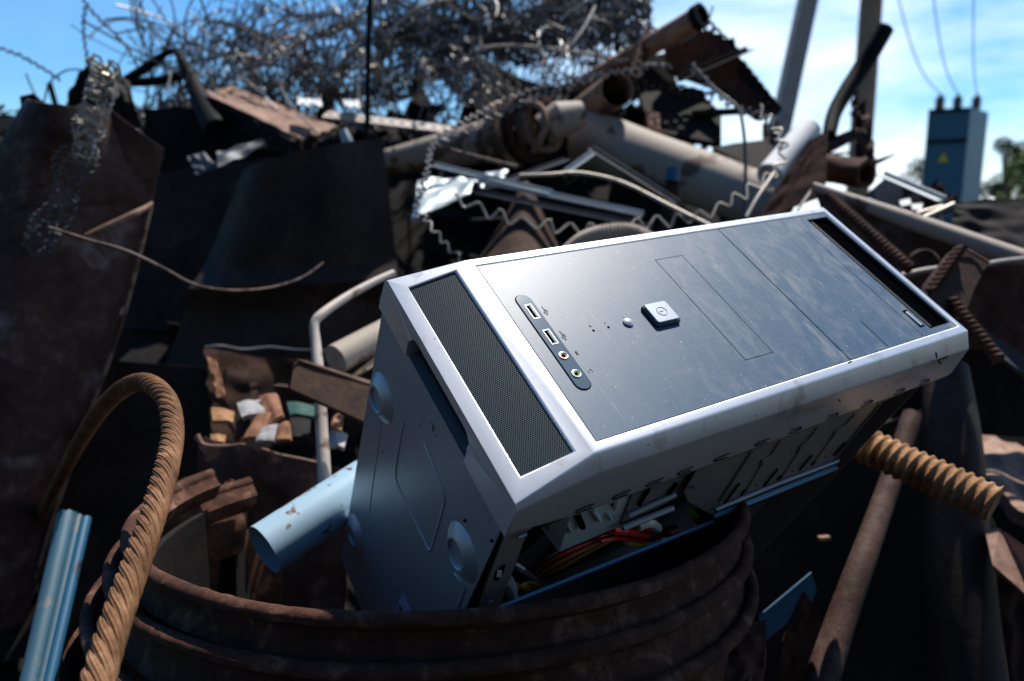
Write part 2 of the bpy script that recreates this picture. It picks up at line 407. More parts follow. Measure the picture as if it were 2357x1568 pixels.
# little snap windows along the lower rim of the bezel: raised tabs
for i, (hx, flip) in enumerate([(.000, 0), (.0295, 0), (.0583, 0), (.086, 0), (.121, 0), (.163, 0), (.2, 1), (.245, 1), (.29, 1), (.335, 1), (.372, 1)]):
    t = MB(); y = -.0124
    a, b, z0, z1 = hx - .006, hx + .007, -.0455, -.0415
    U = [(a, z0), (b, z0), (b, z1), (a, z1)]
    tube([V((b if not flip else a, y, z0)), V((a + .001 if not flip else b - .001, y, z0)), V((a if not flip else b, y, z0 + .001)), V((a if not flip else b, y, z1 - .001)), V((a + .001 if not flip else b - .001, y, z1)), V((b if not flip else a, y, z1 + .0005))], .0004, 6, True, t)
    lp('snap_slot', t, 'void', bezel)
for a, b, y in (((1885, 95), (1890, 130), -.0122), ((1905, 150), (1975, 122), -.0122), ((1900, 155), (1920, 175), -.0122), ((1165, 440), (1180, 452), -.0122), ((1240, 170), (1262, 160), -.0105)):
    mb = MB(); tube([onp(*zc(*a), 1, y), onp(*zc(*b), 1, y)], .0006, 6, True, mb); lp('scuff_mark', mb, 'void', bezel)
# grille: perforated sheet, hex holes
gr = MB()
def grille():
    p = .00150; r = p * .40; x0, x1, y0, y1 = -.0455, -.0105, .0068, .1735; vs = []; fs = []
    nx = int((x1 - x0) / p); ny = int((y1 - y0) / (p * .866))
    for j in range(ny):
        for i in range(nx):
            cx = x0 + p * (i + .5 + (.5 if j % 2 else 0) - .25); cy = y0 + p * .866 * (j + .5)
            hexo = [(cx + p / math.sqrt(3) * math.cos(math.radians(30 + 60 * k)), cy + p / math.sqrt(3) * math.sin(math.radians(30 + 60 * k))) for k in range(6)]
            hexi = [(cx + r * math.cos(math.radians(30 + 60 * k)), cy + r * math.sin(math.radians(30 + 60 * k))) for k in range(6)]
            o = len(vs); vs += [V((a, b, zface(a) - .0016)) for a, b in hexo] + [V((a, b, zface(a) - .0016)) for a, b in hexi] + [V((a, b, zface(a) - .0024)) for a, b in hexi]
            for k in range(6):
                k2 = (k + 1) % 6; fs.append((o + k, o + k2, o + 6 + k2, o + 6 + k)); fs.append((o + 6 + k, o + 6 + k2, o + 12 + k2, o + 12 + k))
    gr.add(vs, fs, False)
grille(); lp('vent_grille', gr, 'grille')
bk = MB(); bk.add([V((-.050, .002, -.0245)), V((-.006, .002, -.0125)), V((-.006, .178, -.0125)), V((-.050, .178, -.0245))], [(0, 1, 2, 3)], False); lp('vent_backing', bk, 'slotfloor')
# front panel pieces, 0.5 mm gaps
def slab(x0, x1, y0, y1, z=-.0006, th=.0022, hole=None):
    mb = MB()
    if hole is None: box(mb, (x0, y0, z - th), (x1, y1, z)); return mb
    a, b, c, d = hole; O = [(x0, y0), (x1, y0), (x1, y1), (x0, y1)]; H = [(a, c), (b, c), (b, d), (a, d)]
    vs = [V((p, q, z)) for p, q in O + H] + [V((p, q, z - th)) for p, q in O + H]
    fs = []
    for i in range(4):
        j = (i + 1) % 4; fs += [(i, j, j + 4, i + 4), (i + 4, j + 4, j + 12, i + 12), (i + 8, j + 8, j, i)]
    return mb.add(vs, fs, False)
X0, X1, Y0, Y1 = .0060, .4020, .0077, .1722
bevel(lp('front_panel', slab(X0, .2524, Y0, Y1, hole=(.1597, .1899, .0331, .1483)), 'panel'), .00012, 1)
bevel(lp('drive_cover', slab(.1602, .1894, .0336, .1478), 'panel'), .00012, 1)
bevel(lp('bay_cover', slab(.2535, .3514, Y0, Y1), 'panel'), .00012, 1)
bevel(lp('bay_cover', slab(.3519, X1, Y0, Y1, hole=(.3688, .3992, .0132, .1665)), 'panel'), .00012, 1)
g = MB(); tube([V((.3028, .0080, -.0005)), V((.3028, .0387, -.0005))], .00022, 4, True, g); lp('cover_crease', g, 'void')
g = MB(); box(g, (-.001, .003, -.0085), (.404, .1765, -.0045)); lp('panel_backing', g, 'void')
g = MB()
vs = [V((.3688, .0132, -.0026)), V((.3992, .0132, -.0026)), V((.3992, .1665, -.0026)), V((.3688, .1665, -.0026))]; g.add(vs + [V((p.x, p.y, -.0044)) for p in vs], [(0, 1, 5, 4), (1, 2, 6, 5), (2, 3, 7, 6), (3, 0, 4, 7), (4, 5, 6, 7)], False)
lp('tray_recess', g, 'void')
g = MB(); box(g, (.3735, .016, -.0043), (.3765, .164, -.0022)); lp('tray_slot', g, 'slotfloor')
ej = MB(); box(ej, (.3592, .0172, -.0007), (.3655, .0376, -.0002)); e1 = lp('eject_button', ej, 'void')
ej = MB(); box(ej, (.3598, .0180, -.0005), (.3634, .0350, .0008)); bevel(lp('button_cap', ej, 'btn', e1), .0005, 2)
# power button: a turned square
def rbox(cx, cy, hx, hy, z0, z1, skew=.0, rr=.002, seg=5):
    mb = MB(); ring = []
    for sx, sy, a0 in ((1, 1, 0), (-1, 1, 90), (-1, -1, 180), (1, -1, 270)):
        for k in range(seg):
            a = math.radians(a0 + 90 * k / (seg - 1)); ring.append((cx + sx * (hx - rr) + rr * math.cos(a), cy + sy * (hy - rr) + rr * math.sin(a)))
    n = len(ring); vs = [V((p, q, z0)) for p, q in ring] + [V((p, q, z1)) for p, q in ring]
    return mb.add(vs, [tuple(range(n, 2 * n)), tuple(range(n - 1, -1, -1))] + [(i, (i + 1) % n, (i + 1) % n + n, i + n) for i in range(n)], False)
b0 = bevel(lp('power_button', rbox(.1212, .0908, .0118, .0110, -.001, .0022), 'btnrim'), .0006, 3)
b1 = bevel(lp('button_cap', rbox(.1212, .0912, .0104, .0096, .0020, .0036), 'btn', b0), .0004, 3)
s = MB()
ringp = [V((.1212 + .0042 * math.cos(a), .0912 + .0042 * math.sin(a), .00365)) for a in [2 * math.pi * k / 28 for k in range(29)]]
tube(ringp, .00028, 5, False, s); tube([V((.1190, .0912, .00365)), V((.1226, .0912, .00365))], .0003, 5, True, s); lp('power_symbol', s, 'ink', b0)
def disc(cx, cy, r, z0, z1, dome=0, n=28):
    mb = MB(); rings = [(r, z0), (r, z1), (r * .7, z1 + dome * .6), (r * .35, z1 + dome)]
    vs = [V((cx + q * math.cos(2 * math.pi * k / n), cy + q * math.sin(2 * math.pi * k / n), z)) for q, z in rings for k in range(n)]
    fs = [(j * n + k, j * n + (k + 1) % n, (j + 1) * n + (k + 1) % n, (j + 1) * n + k) for j in range(3) for k in range(n)]
    return mb.add(vs, fs + [tuple(range(3 * n, 4 * n))], True)
lp('reset_button', disc(.0902, .0909, .0040, -.001, .0006, .0012), 'btn')
for cx in (.0589, .0723): lp('indicator_hole', disc(cx, .0908, .0010, -.001, -.0004, 0, 14), 'void')
# port strip (pill) with ports
def pill(cx, y0, y1, r, z0, z1, n=14):
    mb = MB(); ring = [(cx + r * math.cos(math.pi * k / n), y1 - r + r * math.sin(math.pi * k / n)) for k in range(n + 1)] + [(cx + r * math.cos(math.pi + math.pi * k / n), y0 + r + r * math.sin(math.pi + math.pi * k / n)) for k in range(n + 1)]
    m = len(ring); vs = [V((p, q, z0)) for p, q in ring] + [V((p, q, z1)) for p, q in ring]
    return mb.add(vs, [tuple(range(m, 2 * m))] + [(i, (i + 1) % m, (i + 1) % m + m, i + m) for i in range(m)], False)
seat = lp('port_recess', pill(.0230, .0445, .1368, .0064, -.001, -.00045), 'void')
ps = bevel(lp('port_strip', pill(.0230, .0451, .1362, .0058, -.001, .0002), 'gloss'), .0002, 2)
for y0, y1 in ((.1112, .1256), (.0860, .1000)):
    u = lp('usb_port', slab(.0206, .0260, y0, y1, .0005, .0012, hole=(.0212, .0254, y0 + .0008, y1 - .0008)), 'usbmetal')
    h = MB(); box(h, (.0212, y0 + .0008, -.0002), (.0254, y1 - .0008, .0003)); lp('port_opening', h, 'void', u)
    h = MB(); box(h, (.0238, y0 + .0018, .0003), (.0251, y1 - .0018, .00045)); lp('port_tongue', h, 'usbtongue', u)
for cy, mt in ((.0749, 'pink'), (.0582, 'jgreen')):
    j = MB(); tube([V((.0229 + .0029 * math.cos(a), cy + .0029 * math.sin(a), .0004)) for a in [2 * math.pi * k / 24 for k in range(25)]], .0006, 6, False, j)
    jo = lp('audio_jack', j, 'ring')
    lp('jack_collar', disc(.0229, cy, .0027, 0, .00045, 0), mt, jo); lp('jack_hole', disc(.0229, cy, .0014, 0, .0006, 0), 'void', jo)
def marks(segs, mat='ink', r=.00025, z=-.0004, nm='port_icon'):
    mb = MB()
    for a, b in segs: tube([V((a[0], a[1], z)), V((b[0], b[1], z))], r, 4, True, mb)
    lp(nm, mb, mat)
for y in (.1178, .0925):
    marks([((.0335, y + .004), (.0335, y - .004)), ((.0335, y + .0005), (.0322, y - .001)), ((.0335, y + .0015), (.0350, y)), ((.0350, y), (.0350, y - .002)), ((.0322, y - .001), (.0322, y - .0028)), ((.0328, y - .004), (.0342, y - .004)), ((.033, y + .004), (.034, y + .004))])
marks([((.0338, .0768), (.0338, .0735)), ((.0348, .0768), (.0348, .0735)), ((.0338, .0768), (.0348, .0768))])
hp = [(.0348 + .0014 * math.cos(a), .0585 + .0014 * math.sin(a)) for a in [math.pi * k / 8 for k in range(9)]]
marks([(hp[i], hp[i + 1]) for i in range(8)] + [(hp[0], (.0362, .0572)), (hp[8], (.0334, .0572))], 'inkw')
marks([((.0585, .0945), (.0585, .0965)), ((.0595, .0945), (.0595, .0965))], 'inkw'); marks([((.0722, .0945), (.0732, .0965)), ((.0715, .0950), (.0722, .0960))], 'inkw')
marks([((.0900, .0962), (.0915, .0975)), ((.0900, .0975), (.0915, .0962))], 'inkw')
# ---------------- steel chassis
def lquad(mb, P, nv, th=.001):
    return prism(mb, [V(p) for p in P], V(nv), th)
ZB = -.42; YN, YF = -.004, .186
ch = MB()
# bottom plate of the case (x = -.055), faces left-down
box(ch, (-.0552, YN, ZB), (-.0540, YF + .002, -.044))
chassis = lp('bottom_plate', ch, 'steel')
def foot(cy, cz, R=.0215):
    mb = MB(); n = 40; prof = [(R, 0), (R * .96, .0007), (R * .60, .0056), (R * .52, .0062), (R * .48, .0058), (R * .45, .0038), (.0001, .0036)]
    vs = [V((-.0552 - h, cy + r * math.cos(2 * math.pi * k / n), cz + r * math.sin(2 * math.pi * k / n))) for r, h in prof for k in range(n)]
    mb.add(vs, [(j * n + k, j * n + (k + 1) % n, (j + 1) * n + (k + 1) % n, (j + 1) * n + k) for j in range(len(prof) - 1) for k in range(n)], True); return mb
for cy, cz in ((.1640, -.1195), (.0185, -.114), (.1640, -.33), (.0185, -.33)): lp('foot', foot(cy, cz), 'steel', chassis, 60)
def rib(pts, r=.0016, nm='embossed_rib'):
    P = [onp(*za(*p), 0, -.0550) for p in pts]; mb = MB(); tube(P, r, 8, True, mb)
    for v_ in mb.v: v_.x = -.0552 + (v_.x + .0552) * .55
    lp(nm, mb, 'steel', chassis, 70)
rib([(425, 150), (410, 200), (365, 470), (362, 540), (380, 600), (590, 1040), (602, 1055), (615, 1040), (700, 740), (705, 680), (690, 620), (560, 300)])
rib([(235, 100), (262, 190), (240, 330), (195, 640), (180, 800)], .0012)
rib([(780, 1215), (850, 1310), (800, 1450)], .0022)
for p in ((610, 185), (848, 845), (1036, 985), (720, 1285), (268, 360)):
    q = onp(*za(*p), 0, -.0556); mb = MB(); tube([q, q + V((-.0008, 0, 0))], .0032 if p[0] == 610 else .0011, 14, True, mb); lp('rivet', mb, 'steel' if p[0] in (610, 720, 268) else 'void', chassis)
st = [onp(*za(*p), 0, -.0556) for p in ((415, 1340), (490, 1500), (470, 1560), (372, 1560), (378, 1430))]
lp('sticker', prism(MB(), st, (-1, 0, 0), -.0003), 'sticker', chassis)
o = MB(); box(o, (-.054, YF + .0005, ZB), (.404, YF + .0015, -.044)); lp('far_side_plate', o, 'steel')
o = MB(); box(o, (.404, YN, ZB), (.405, YF, -.044)); lp('top_plate', o, 'plate')
o = MB(); box(o, (-.054, YN, ZB - .001), (.404, YF, ZB)); lp('back_plate', o, 'plate')
# front flange plate behind bezel, left clear where the bays are open
o = MB(); box(o, (-.0535, YN + .001, -.0445), (-.001, YF, -.0435)); box(o, (.404, YN, -.0445), (.4045, YF, -.0435)); box(o, (.0, .02, -.0445), (.404, YF, -.0435)); lp('front_plate', o, 'plate')
# corner post on the open side with its slot
def fromzb(P, y=-.006): return [onp(*zb(*p), 1, y) for p in P]
def fromzc(P, y=-.006): return [onp(*zc(*p), 1, y) for p in P]
post = lp('corner_post', prism(MB(), fromzb([(225, 600), (405, 590), (300, 870), (165, 1225), (-30, 1290), (40, 1080)], -.0045), (0, -1, 0), .0012), 'plate')
lp('post_slot', prism(MB(), fromzb([(215, 880), (200, 950), (150, 1020), (118, 1015), (130, 950), (180, 895)], -.0049), (0, -1, 0), .0002), 'void', post)
lp('post_clip', prism(MB(), fromzb([(150, 930), (188, 935), (175, 990), (138, 985)], -.0054), (0, -1, 0), .0004), 'c_whitec', post)
c1 = fromzb([(320, 655), (390, 625), (372, 570), (420, 560)], -.007); mb = MB(); tube(c1[:2], .0014, 8, True, mb); tube([c1[2], c1[3]], .002, 8, True, mb); lp('spring_clip', mb, 'usbmetal', post)
sc1 = fromzb([(75, 1195)], -.006)[0]; mb = MB(); tube([sc1, sc1 + V((0, -.0015, 0))], .0028, 14, True, mb); lp('screw', mb, 'usbmetal', post)
# optical bay plate
bay = lp('bay_plate', prism(MB(), fromzc([(120, 965), (530, 815), (1640, 390), (1480, 460), (1130, 885), (300, 1215), (235, 1290), (60, 1190), (30, 1120)], -.003), (0, -1, 0), .001), 'plate')
for a, b in (((530, 820), (290, 1190)), ((1475, 470), (1150, 860))):
    mb = MB(); tube(fromzc([a, b], -.0038), .0011, 8, True, mb); lp('pressed_rib', mb, 'plate', bay)
for a in (((740, 740), (670, 850), (610, 885), (595, 930), (480, 1130)), ((1015, 640), (940, 740), (890, 780), (870, 830), (740, 1030)), ((1290, 545), (1210, 630), (1150, 670), (1125, 715), (990, 900))):
    mb = MB(); P = fromzc(a, -.0038); tube(P[:2], .0007, 8, True, mb); tube(P[1:4], .0014, 8, True, mb); tube(P[3:], .0006, 8, True, mb); lp('pressed_rib', mb, 'plate', bay)
for a, b in (((435, 1060), (330, 1200)), ((475, 1110), (450, 1145)), ((718, 955), (618, 1075)), ((745, 1000), (718, 1032)), ((972, 850), (880, 960)), ((995, 895), (968, 925)), ((1215, 760), (1130, 850)), ((560, 1075), (566, 1070)), ((824, 967), (830, 962)), ((1072, 862), (1078, 857))):
    mb = MB(); tube(fromzc([a, b], -.0044), .0010, 6, True, mb); lp('pressed_slot', mb, 'void', bay)
for p in ((295, 1200), (100, 1080)):
    q = fromzc([p], -.0045)[0]; mb = MB(); tube([q, q + V((0, -.0015, 0))], .0022, 12, True, mb); lp('screw', mb, 'usbmetal', bay)
mb = MB(); tube(fromzc([(260, 1250), (700, 1068), (1140, 900), (1165, 885)], -.0055), .0019, 10, True, mb); lp('rolled_edge', mb, 'steel', bay)
# second cage (dark) and zinc floppy cage with its slots
hd = lp('drive_cage', prism(MB(), fromzb([(1285, 300), (1850, 85), (1700, 300), (1620, 340), (1200, 540), (1180, 560)], .002), (0, -1, 0), .001), 'plate')
for a, b in (((1420, 245), (1340, 380)), ((1655, 200), (1590, 285))): mb = MB(); tube(fromzb([a, b], .0006), .0015, 6, True, mb); lp('pressed_slot', mb, 'void', hd)
mb = MB(); tube(fromzb([(1250, 470), (1640, 290)], -.001), .0022, 10, True, mb); tube(fromzb([(1200, 575), (1620, 405)], -.003), .0026, 10, True, mb); lp('rolled_edge', mb, 'steel', hd)
zc1 = fromzb([(755, 480), (1280, 300), (1180, 555), (665, 775)], .004); fc = lp('floppy_cage', prism(MB(), zc1, (0, -1, 0), .001), 'cage')
a0, a1 = fromzb([(755, 480), (665, 775)], .004); b0_, b1_ = fromzb([(515, 570), (655, 770)], .012)
mb = MB(); prism(mb, [a0, a1, b1_, b0_], (1, 0, 0), -.001); lp('cage_flange', mb, 'cage', fc)
for a, b, r, mt in (((820, 465), (865, 565), .0024, 'void'), ((950, 420), (1010, 515), .0016, 'cage'), ((740, 545), (770, 610), .0010, 'cage'), ((1120, 370), (1112, 385), .0008, 'void'), ((1150, 350), (1140, 420), .0010, 'cage'), ((1075, 450), (1110, 510), .0008, 'cage')):
    mb = MB(); tube(fromzb([a, b], .0026), r, 8, True, mb); lp('pressed_slot' if mt == 'void' else 'pressed_rib', mb, mt, fc)
mb = MB(); tube(fromzb([(545, 565), (585, 600)], .0095) , .0010, 6, True, mb); tube(fromzb([(580, 570), (635, 660)], .008), .0010, 6, True, mb); lp('pressed_rib', mb, 'usbmetal', fc)
# side panel slid open: folded lip coloured with the sky's blue sheen, face going down into the drum
pe = [onp(1142, 1406, 1, -.006), onp(1645, 1203, 1, -.006)]; pe2 = [onp(1648, 1193, 1, -.006), onp(1931, 1079, 1, -.006)]
sp = MB(); d1 = pe[0]; d2 = pe[1]
prism(sp, [d1 + V((0, -.001, -.002)), d2 + V((0.07, -.001, -.002)), d2 + V((.05, -.004, -.20)), d1 + V((0, -.004, -.20))], (0, -1, 0), .001)
spn = lp('side_panel', sp, 'bluepaint2') if 'bluepaint2' in M else None
if spn is None:
    M['bluepaint2'] = plain('dark_blue_steel', (.03, .06, .10), .4, .3); spn = lp('side_panel', sp, 'bluepaint2')
def lip(a, b, w=.0042):
    a2, b2 = a + V((0, w * .75, .0006)), b + V((0, w * .75, .0006)); m_ = MB()
    prism(m_, [a, b, b2, a2], (0, -.2, 1), .0022); return m_
M['lip'] = plain('lip_painted_sky_sheen', (.22, .50, .66), .4, .2)  # blue sky reflection put into the lip's colour
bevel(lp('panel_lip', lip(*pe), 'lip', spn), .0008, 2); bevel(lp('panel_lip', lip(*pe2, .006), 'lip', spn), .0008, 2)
# cables and boards inside
def cab(pts, r, mt, nm='cable'):
    mb = MB(); tube(cat([onp(*zb(x, y), 1, yy * .4) for x, y, yy in pts], 8), r, 8, True, mb); lp(nm, mb, mt)
rg = random.Random(3)
for i in range(9):
    o_ = i * 17; cab([(380 + o_, 1010 - i * 3, .05), (620 + o_ * .6, 830 + i * 11, .035), (900, 700 + i * 12, .03), (1130, 610 + i * 9, .028), (1400, 600 + i * 10, .03), (1650, 560 + i * 6, .05)], .0017, ['c_red', 'c_blk', 'c_red', 'c_yel', 'c_red', 'c_vio', 'c_yel', 'c_orange', 'c_blk'][i])
for i in range(5): cab([(430 + i * 20, 930 + i * 16, .045), (620 + i * 10, 790 + i * 12, .04), (820, 740 + i * 12, .05)], .0011, ['c_grn', 'c_blk', 'c_grn', 'c_blk', 'c_orange'][i])
for i in range(6): cab([(150 + i * 15, 1190 + i * 8 - (i % 2) * 20, .012), (230 + i * 12, 1100 - i * 22 + 60, .012), (400, 1070 + i * 14 - 40, .02), (520, 1120 + i * 6 - 40, .03)], .0013, 'c_yel' if i % 2 == 0 else 'c_orange')
cab([(230, 1010, .006), (262, 1080, .005), (280, 1180, .006)], .0045, 'c_whitec', 'white_connector')
cab([(1110, 590, .014), (1250, 605, .012), (1390, 640, .015)], .0035, 'c_red'); cab([(1010, 685, .014), (1180, 660, .014), (1380, 700, .012)], .0018, 'c_red')
cab([(1330, 560, .010), (1430, 530, .008), (1495, 575, .010)], .0042, 'c_whitec', 'white_connector'); cab([(1590, 620, .012), (1660, 600, .010)], .003, 'c_red')
cab([(1230, 690, .015), (1385, 708, .012)], .0028, 'c_yel')
mb = MB(); prism(mb, fromzb([(290, 860), (370, 915), (560, 1060), (540, 1080), (300, 915)], .006), (0, -1, 0), .001); lp('inner_strut', mb, 'plate')
mb = MB(); tube(fromzb([(296, 872), (368, 918)], .0035), .0014, 6, True, mb); lp('strut_edge', mb, 'c_whitec')
mb = MB(); prism(mb, fromzb([(1755, 440), (1820, 430), (1870, 500), (1825, 545)], .004), (0, -1, 0), .002); lp('lime_connector', mb, 'c_lime')
mb = MB(); prism(mb, fromzb([(310, 850), (560, 640), (620, 680), (400, 930)], .05), (0, -1, 0), .002); lp('power_unit_edge', mb, 'cage')
mb = MB(); box(mb, (.02, .06, -.36), (.3, .16, -.16)); lp('power_unit', mb, 'galvdark')
# ================================================================ RIBBED DRUM
def cvv(a): return RT * a[0] - UP * a[1] + FW * a[2]
dn = V((.0307, 3.5395, .244)); dn.normalize()
dC = cv(-.0658, .1478, .7313); dN = cvv(dn); dN.normalize()          # dN points down the axis
u0 = cvv(V((1, 0, 0))); u0 = (u0 - dN * u0.dot(dN)).normalized(); v0 = dN.cross(u0)   # u0 right; v0 away or near
if (cvv(V((0, 0, 1)))).dot(v0) > 0: v0 = -v0      # v0 towards the camera
def drum(name, prof, a0, a1, label, off=0, n=150):
    """prof: (axial, radius) closed loop, swept from a0 to a1 (0 = right, 90 = towards camera)"""
    mb = MB(); m = len(prof); vs = []
    for i in range(n + 1):
        a = math.radians(a0 + (a1 - a0) * i / n); dr = u0 * math.cos(a) + v0 * math.sin(a)
        for h, r in prof:
            w = .0022 * noise.noise(V((math.cos(a) * 2.2, math.sin(a) * 2.2, h * 9))) + .0006 * noise.noise(V((a * 40, h * 300, 0)))
            vs.append(dC - u0 * off + dN * (h + w) + dr * (r + w))
    fs = [(i * m + k, i * m + (k + 1) % m, (i + 1) * m + (k + 1) % m, (i + 1) * m + k) for i in range(n) for k in range(m)]
    mb.add(vs, fs, True); mb.f += [tuple(range(m - 1, -1, -1)), tuple(range(n * m, (n + 1) * m))]; mb.sm += [False, False]
    return mb
def flange(h, r, wall, dep, lip=.0052):
    """rounded lip at top of a hoop then wall down"""
    p = []
    for k in range(9):
        a = math.pi * (1.5 - k / 8 * 1.15) ; p.append((h + lip + -lip * math.sin(a - math.pi) * 0 - lip * math.cos(a - math.pi * 1.0 + math.pi) * 0, r))
    return p
def hoop(h, r, down, lip=.0058, flare=.010):
    out = []
    # outer bead: half round bulging outwards, then wall going down and inwards
    for k in range(11):
        a = math.radians(200 - k * 22); out.append((h + lip - lip * math.sin(a), r - lip + lip * math.cos(a) + .001))
    out += [(h + lip * 2.6, r - flare * .9), (h + down * .5, r - flare * 1.15), (h + down * .85, r - flare * .7), (h + down, r - flare * .3)]
    out += [(h + down, r - flare * .3 - .005), (h + down * .85, r - flare * .7 - .005), (h + down * .5, r - flare * 1.15 - .005), (h + lip * 2.6, r - flare * .9 - .005)]
    return out
dt = thing('ribbed_drum', 'big rusty drum with three thick rounded ribs, curving under the computer case', 'drum', dC)
part('rib', drum('rib', hoop(0, .2896, .034, .0058, .011), -14, 197, ''), 'drum', dt)
part('rib', drum('rib', hoop(.0285, .2985, .040, .0058, .012), -13, 212, '', .007), 'drum', dt)
part('rib', drum('rib', hoop(.063, .310, .06, .0058, .012), -13, 212, '', .014), 'drum', dt)
part('wall', drum('wall', [(.106, .320), (.12, .325), (.18, .320), (.50, .295), (.50, .288), (.18, .312), (.115, .314)], -10, 225, '', .020), 'drum', dt)
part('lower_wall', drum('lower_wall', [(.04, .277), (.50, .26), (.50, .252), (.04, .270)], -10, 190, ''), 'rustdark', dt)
# ================================================================ WIRE ROPE
RR = .0083
rope_px = [(40, 1320, 1.5), (95, 1190, 1.2), (155, 1070, .95), (212, 972, .79), (270, 905, .70), (330, 880, .665), (380, 915, .62), (397, 985, .58), (385, 1070, .525), (355, 1176, .48), (312, 1302, .437), (270, 1420, .405), (227, 1560, .375), (190, 1690, .35), (160, 1820, .33)]
rp = cat(arrp(rope_px), 34); T_, N_, B_ = frames(rp)
S_ = [0]
for a, b in zip(rp, rp[1:]): S_.append(S_[-1] + (b - a).length)
rt = thing('wire_rope', 'thick rusty twisted steel wire rope looping over the drum rim at left', 'wire rope', rp[-1])
LAY = RR * 2 * 3.7
for k in range(6):
    pts = []
    for i, p in enumerate(rp):
        a = 2 * math.pi * (k / 6 - S_[i] / LAY); pts.append(p + (N_[i] * math.cos(a) + B_[i] * math.sin(a)) * RR * .64)
    def prof(i, k=k):
        base = 2 * math.pi * S_[i] / (LAY * .9)
        return [(math.cos(t) * q, math.sin(t) * q) for t, q in [(2 * math.pi * j / 60, RR * .38 * (1 + .19 * abs(math.sin(5 * (2 * math.pi * j / 60) + base * 1.5)) - .07)) for j in range(60)]]
    mb = sweep(MB(), pts, prof); part('strand', mb, 'ropemat', rt, 60)
# ================================================================ HELPERS FOR SCRAP
def T1(name, pts, w, mat, label, cat_, n=14, group=None, smooth=6, wpx=True):
    P = cat(arrp(pts), smooth) if len(pts) > 2 else arrp(pts)
    d0 = pts[len(pts) // 2][2]
    r = [px(x, d0) / 2 for x in w] if isinstance(w, (list, tuple)) else px(w, d0) / 2
    return single(name, tube(P, r, n), mat, label, cat_, group)
def H1(name, a, b, wpx, mat, label, cat_, wall=.12, dent=.05, w2=None, jag=0, sd=0, n=44):
    r = px(wpx, a[2]) / 2; r2 = px(w2 if w2 else wpx, a[2] if w2 is None else b[2]) / 2
    return single(name, hollow(D(*a), D(*b), r, wall, n, dent=dent, r2=r2, jag=jag, sd=sd), mat, label, cat_)
def P1(name, pts, mat, label, cat_, th=.004, group=None):
    return single(name, plate(pts, th), mat, label, cat_, group)
def S1(name, c, mat, label, cat_, group=None, **k):
    return single(name, sheet(c, **k), mat, label, cat_, group)
# ================================================================ NEAR LEFT
# big rusty tank shell: long curved plate standing at left
def tank_fold(u, v): return .05 * math.sin(math.pi * u) - (.05 if v < .33 else 0) * max(0, (u - .55)) 
tk = thing('tank_shell', 'huge dark rusty tank shell leaning along the left edge with a pale crease', 'tank', D(60, 1568, 1.25))
part('upper_shell', sheet([(60, 228, 1.19), (250, 248, 1.25), (352, 470, 1.30), (-160, 600, 1.24)], 30, 24, .006, bulge=.07, wob=.012, ws=3, jag=.012, sd=3), 'tank', tk)
part('curved_edge', sheet([(245, 245, 1.25), (378, 345, 1.30), (348, 475, 1.31), (200, 420, 1.27)], 16, 16, .006, bulge=.015, wob=.004, jag=.02, sd=9), 'tank', tk)
part('lower_shell', sheet([(-180, 560, 1.2), (352, 474, 1.30), (60, 1430, 1.2), (-260, 1500, 1.1)], 30, 40, .006, bulge=.085, wob=.012, ws=3, sd=5), 'tank', tk)
part('crease', tube(cat(arrp([(195, 540, 1.20), (230, 526, 1.215), (280, 505, 1.235), (322, 486, 1.255), (350, 468, 1.28)]), 5), [px(3, 1.2) / 2, px(12, 1.2) / 2, px(17, 1.2) / 2, px(8, 1.2) / 2], 8), 'rustlight', tk)  # crease tube in a paler rust than the shell
P1('bent_hook', [(45, 222, 1.3), (75, 215, 1.3), (90, 230, 1.3), (84, 262, 1.3), (74, 262, 1.3), (72, 236, 1.3), (58, 236, 1.3), (48, 246, 1.3)], 'black', 'small black hooked lug on top of the tank shell', 'hook', .012)
P1('tank_flange', [(-20, 272, 1.5), (62, 268, 1.5), (68, 300, 1.5), (-20, 306, 1.5)], 'beigerust', 'short dusty bar end poking out behind the tank shell at the left edge', 'metal bar', .03)
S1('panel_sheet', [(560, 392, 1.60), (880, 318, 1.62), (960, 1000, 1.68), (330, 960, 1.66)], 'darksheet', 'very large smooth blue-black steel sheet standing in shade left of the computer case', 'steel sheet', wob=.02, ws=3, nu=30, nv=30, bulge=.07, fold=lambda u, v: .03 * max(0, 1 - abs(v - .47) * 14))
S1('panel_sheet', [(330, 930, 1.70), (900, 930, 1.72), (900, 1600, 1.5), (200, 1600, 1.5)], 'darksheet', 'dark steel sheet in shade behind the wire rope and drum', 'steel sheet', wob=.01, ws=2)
T1('thin_wire', [(112, 524, 1.0), (200, 552, 1.0), (290, 578, 1.0), (370, 615, 1.02), (440, 652, 1.05), (500, 666, 1.08), (570, 668, 1.12), (640, 658, 1.18), (700, 636, 1.25), (745, 604, 1.3)], [8, 8, 7, 6, 5, 3], 'wirerust', 'single thin rusty wire sagging across the dark steel sheet', 'wire', 8)
part('lit_side_edge', tube(cat(arrp([(348, 474, 1.29), (318, 600, 1.27), (275, 760, 1.25), (215, 930, 1.23), (150, 1110, 1.21), (80, 1330, 1.195)]), 6), px(9, 1.25) / 2, 8), 'beigerust', tk)  # lighter tube along the shell, edge highlight put into its colour
# light blue profile
bp_ = thing('fluted_profile', 'faded light blue fluted metal profile standing at bottom left', 'metal profile', D(140, 1568, .72))
for i, (x, w, m) in enumerate([(155, 40, 'blueprofile'), (181, 22, 'blueprofile'), (198, 24, 'bluepaint')]):
    part('flute', hollow(D(x, 1184 + i * 5, .86), D(x - 108, 1668, .70), px(w, .86) / 2, .12, 24, r2=px(w * 1.1, .72) / 2, jag=.004, sd=i), m, bp_)
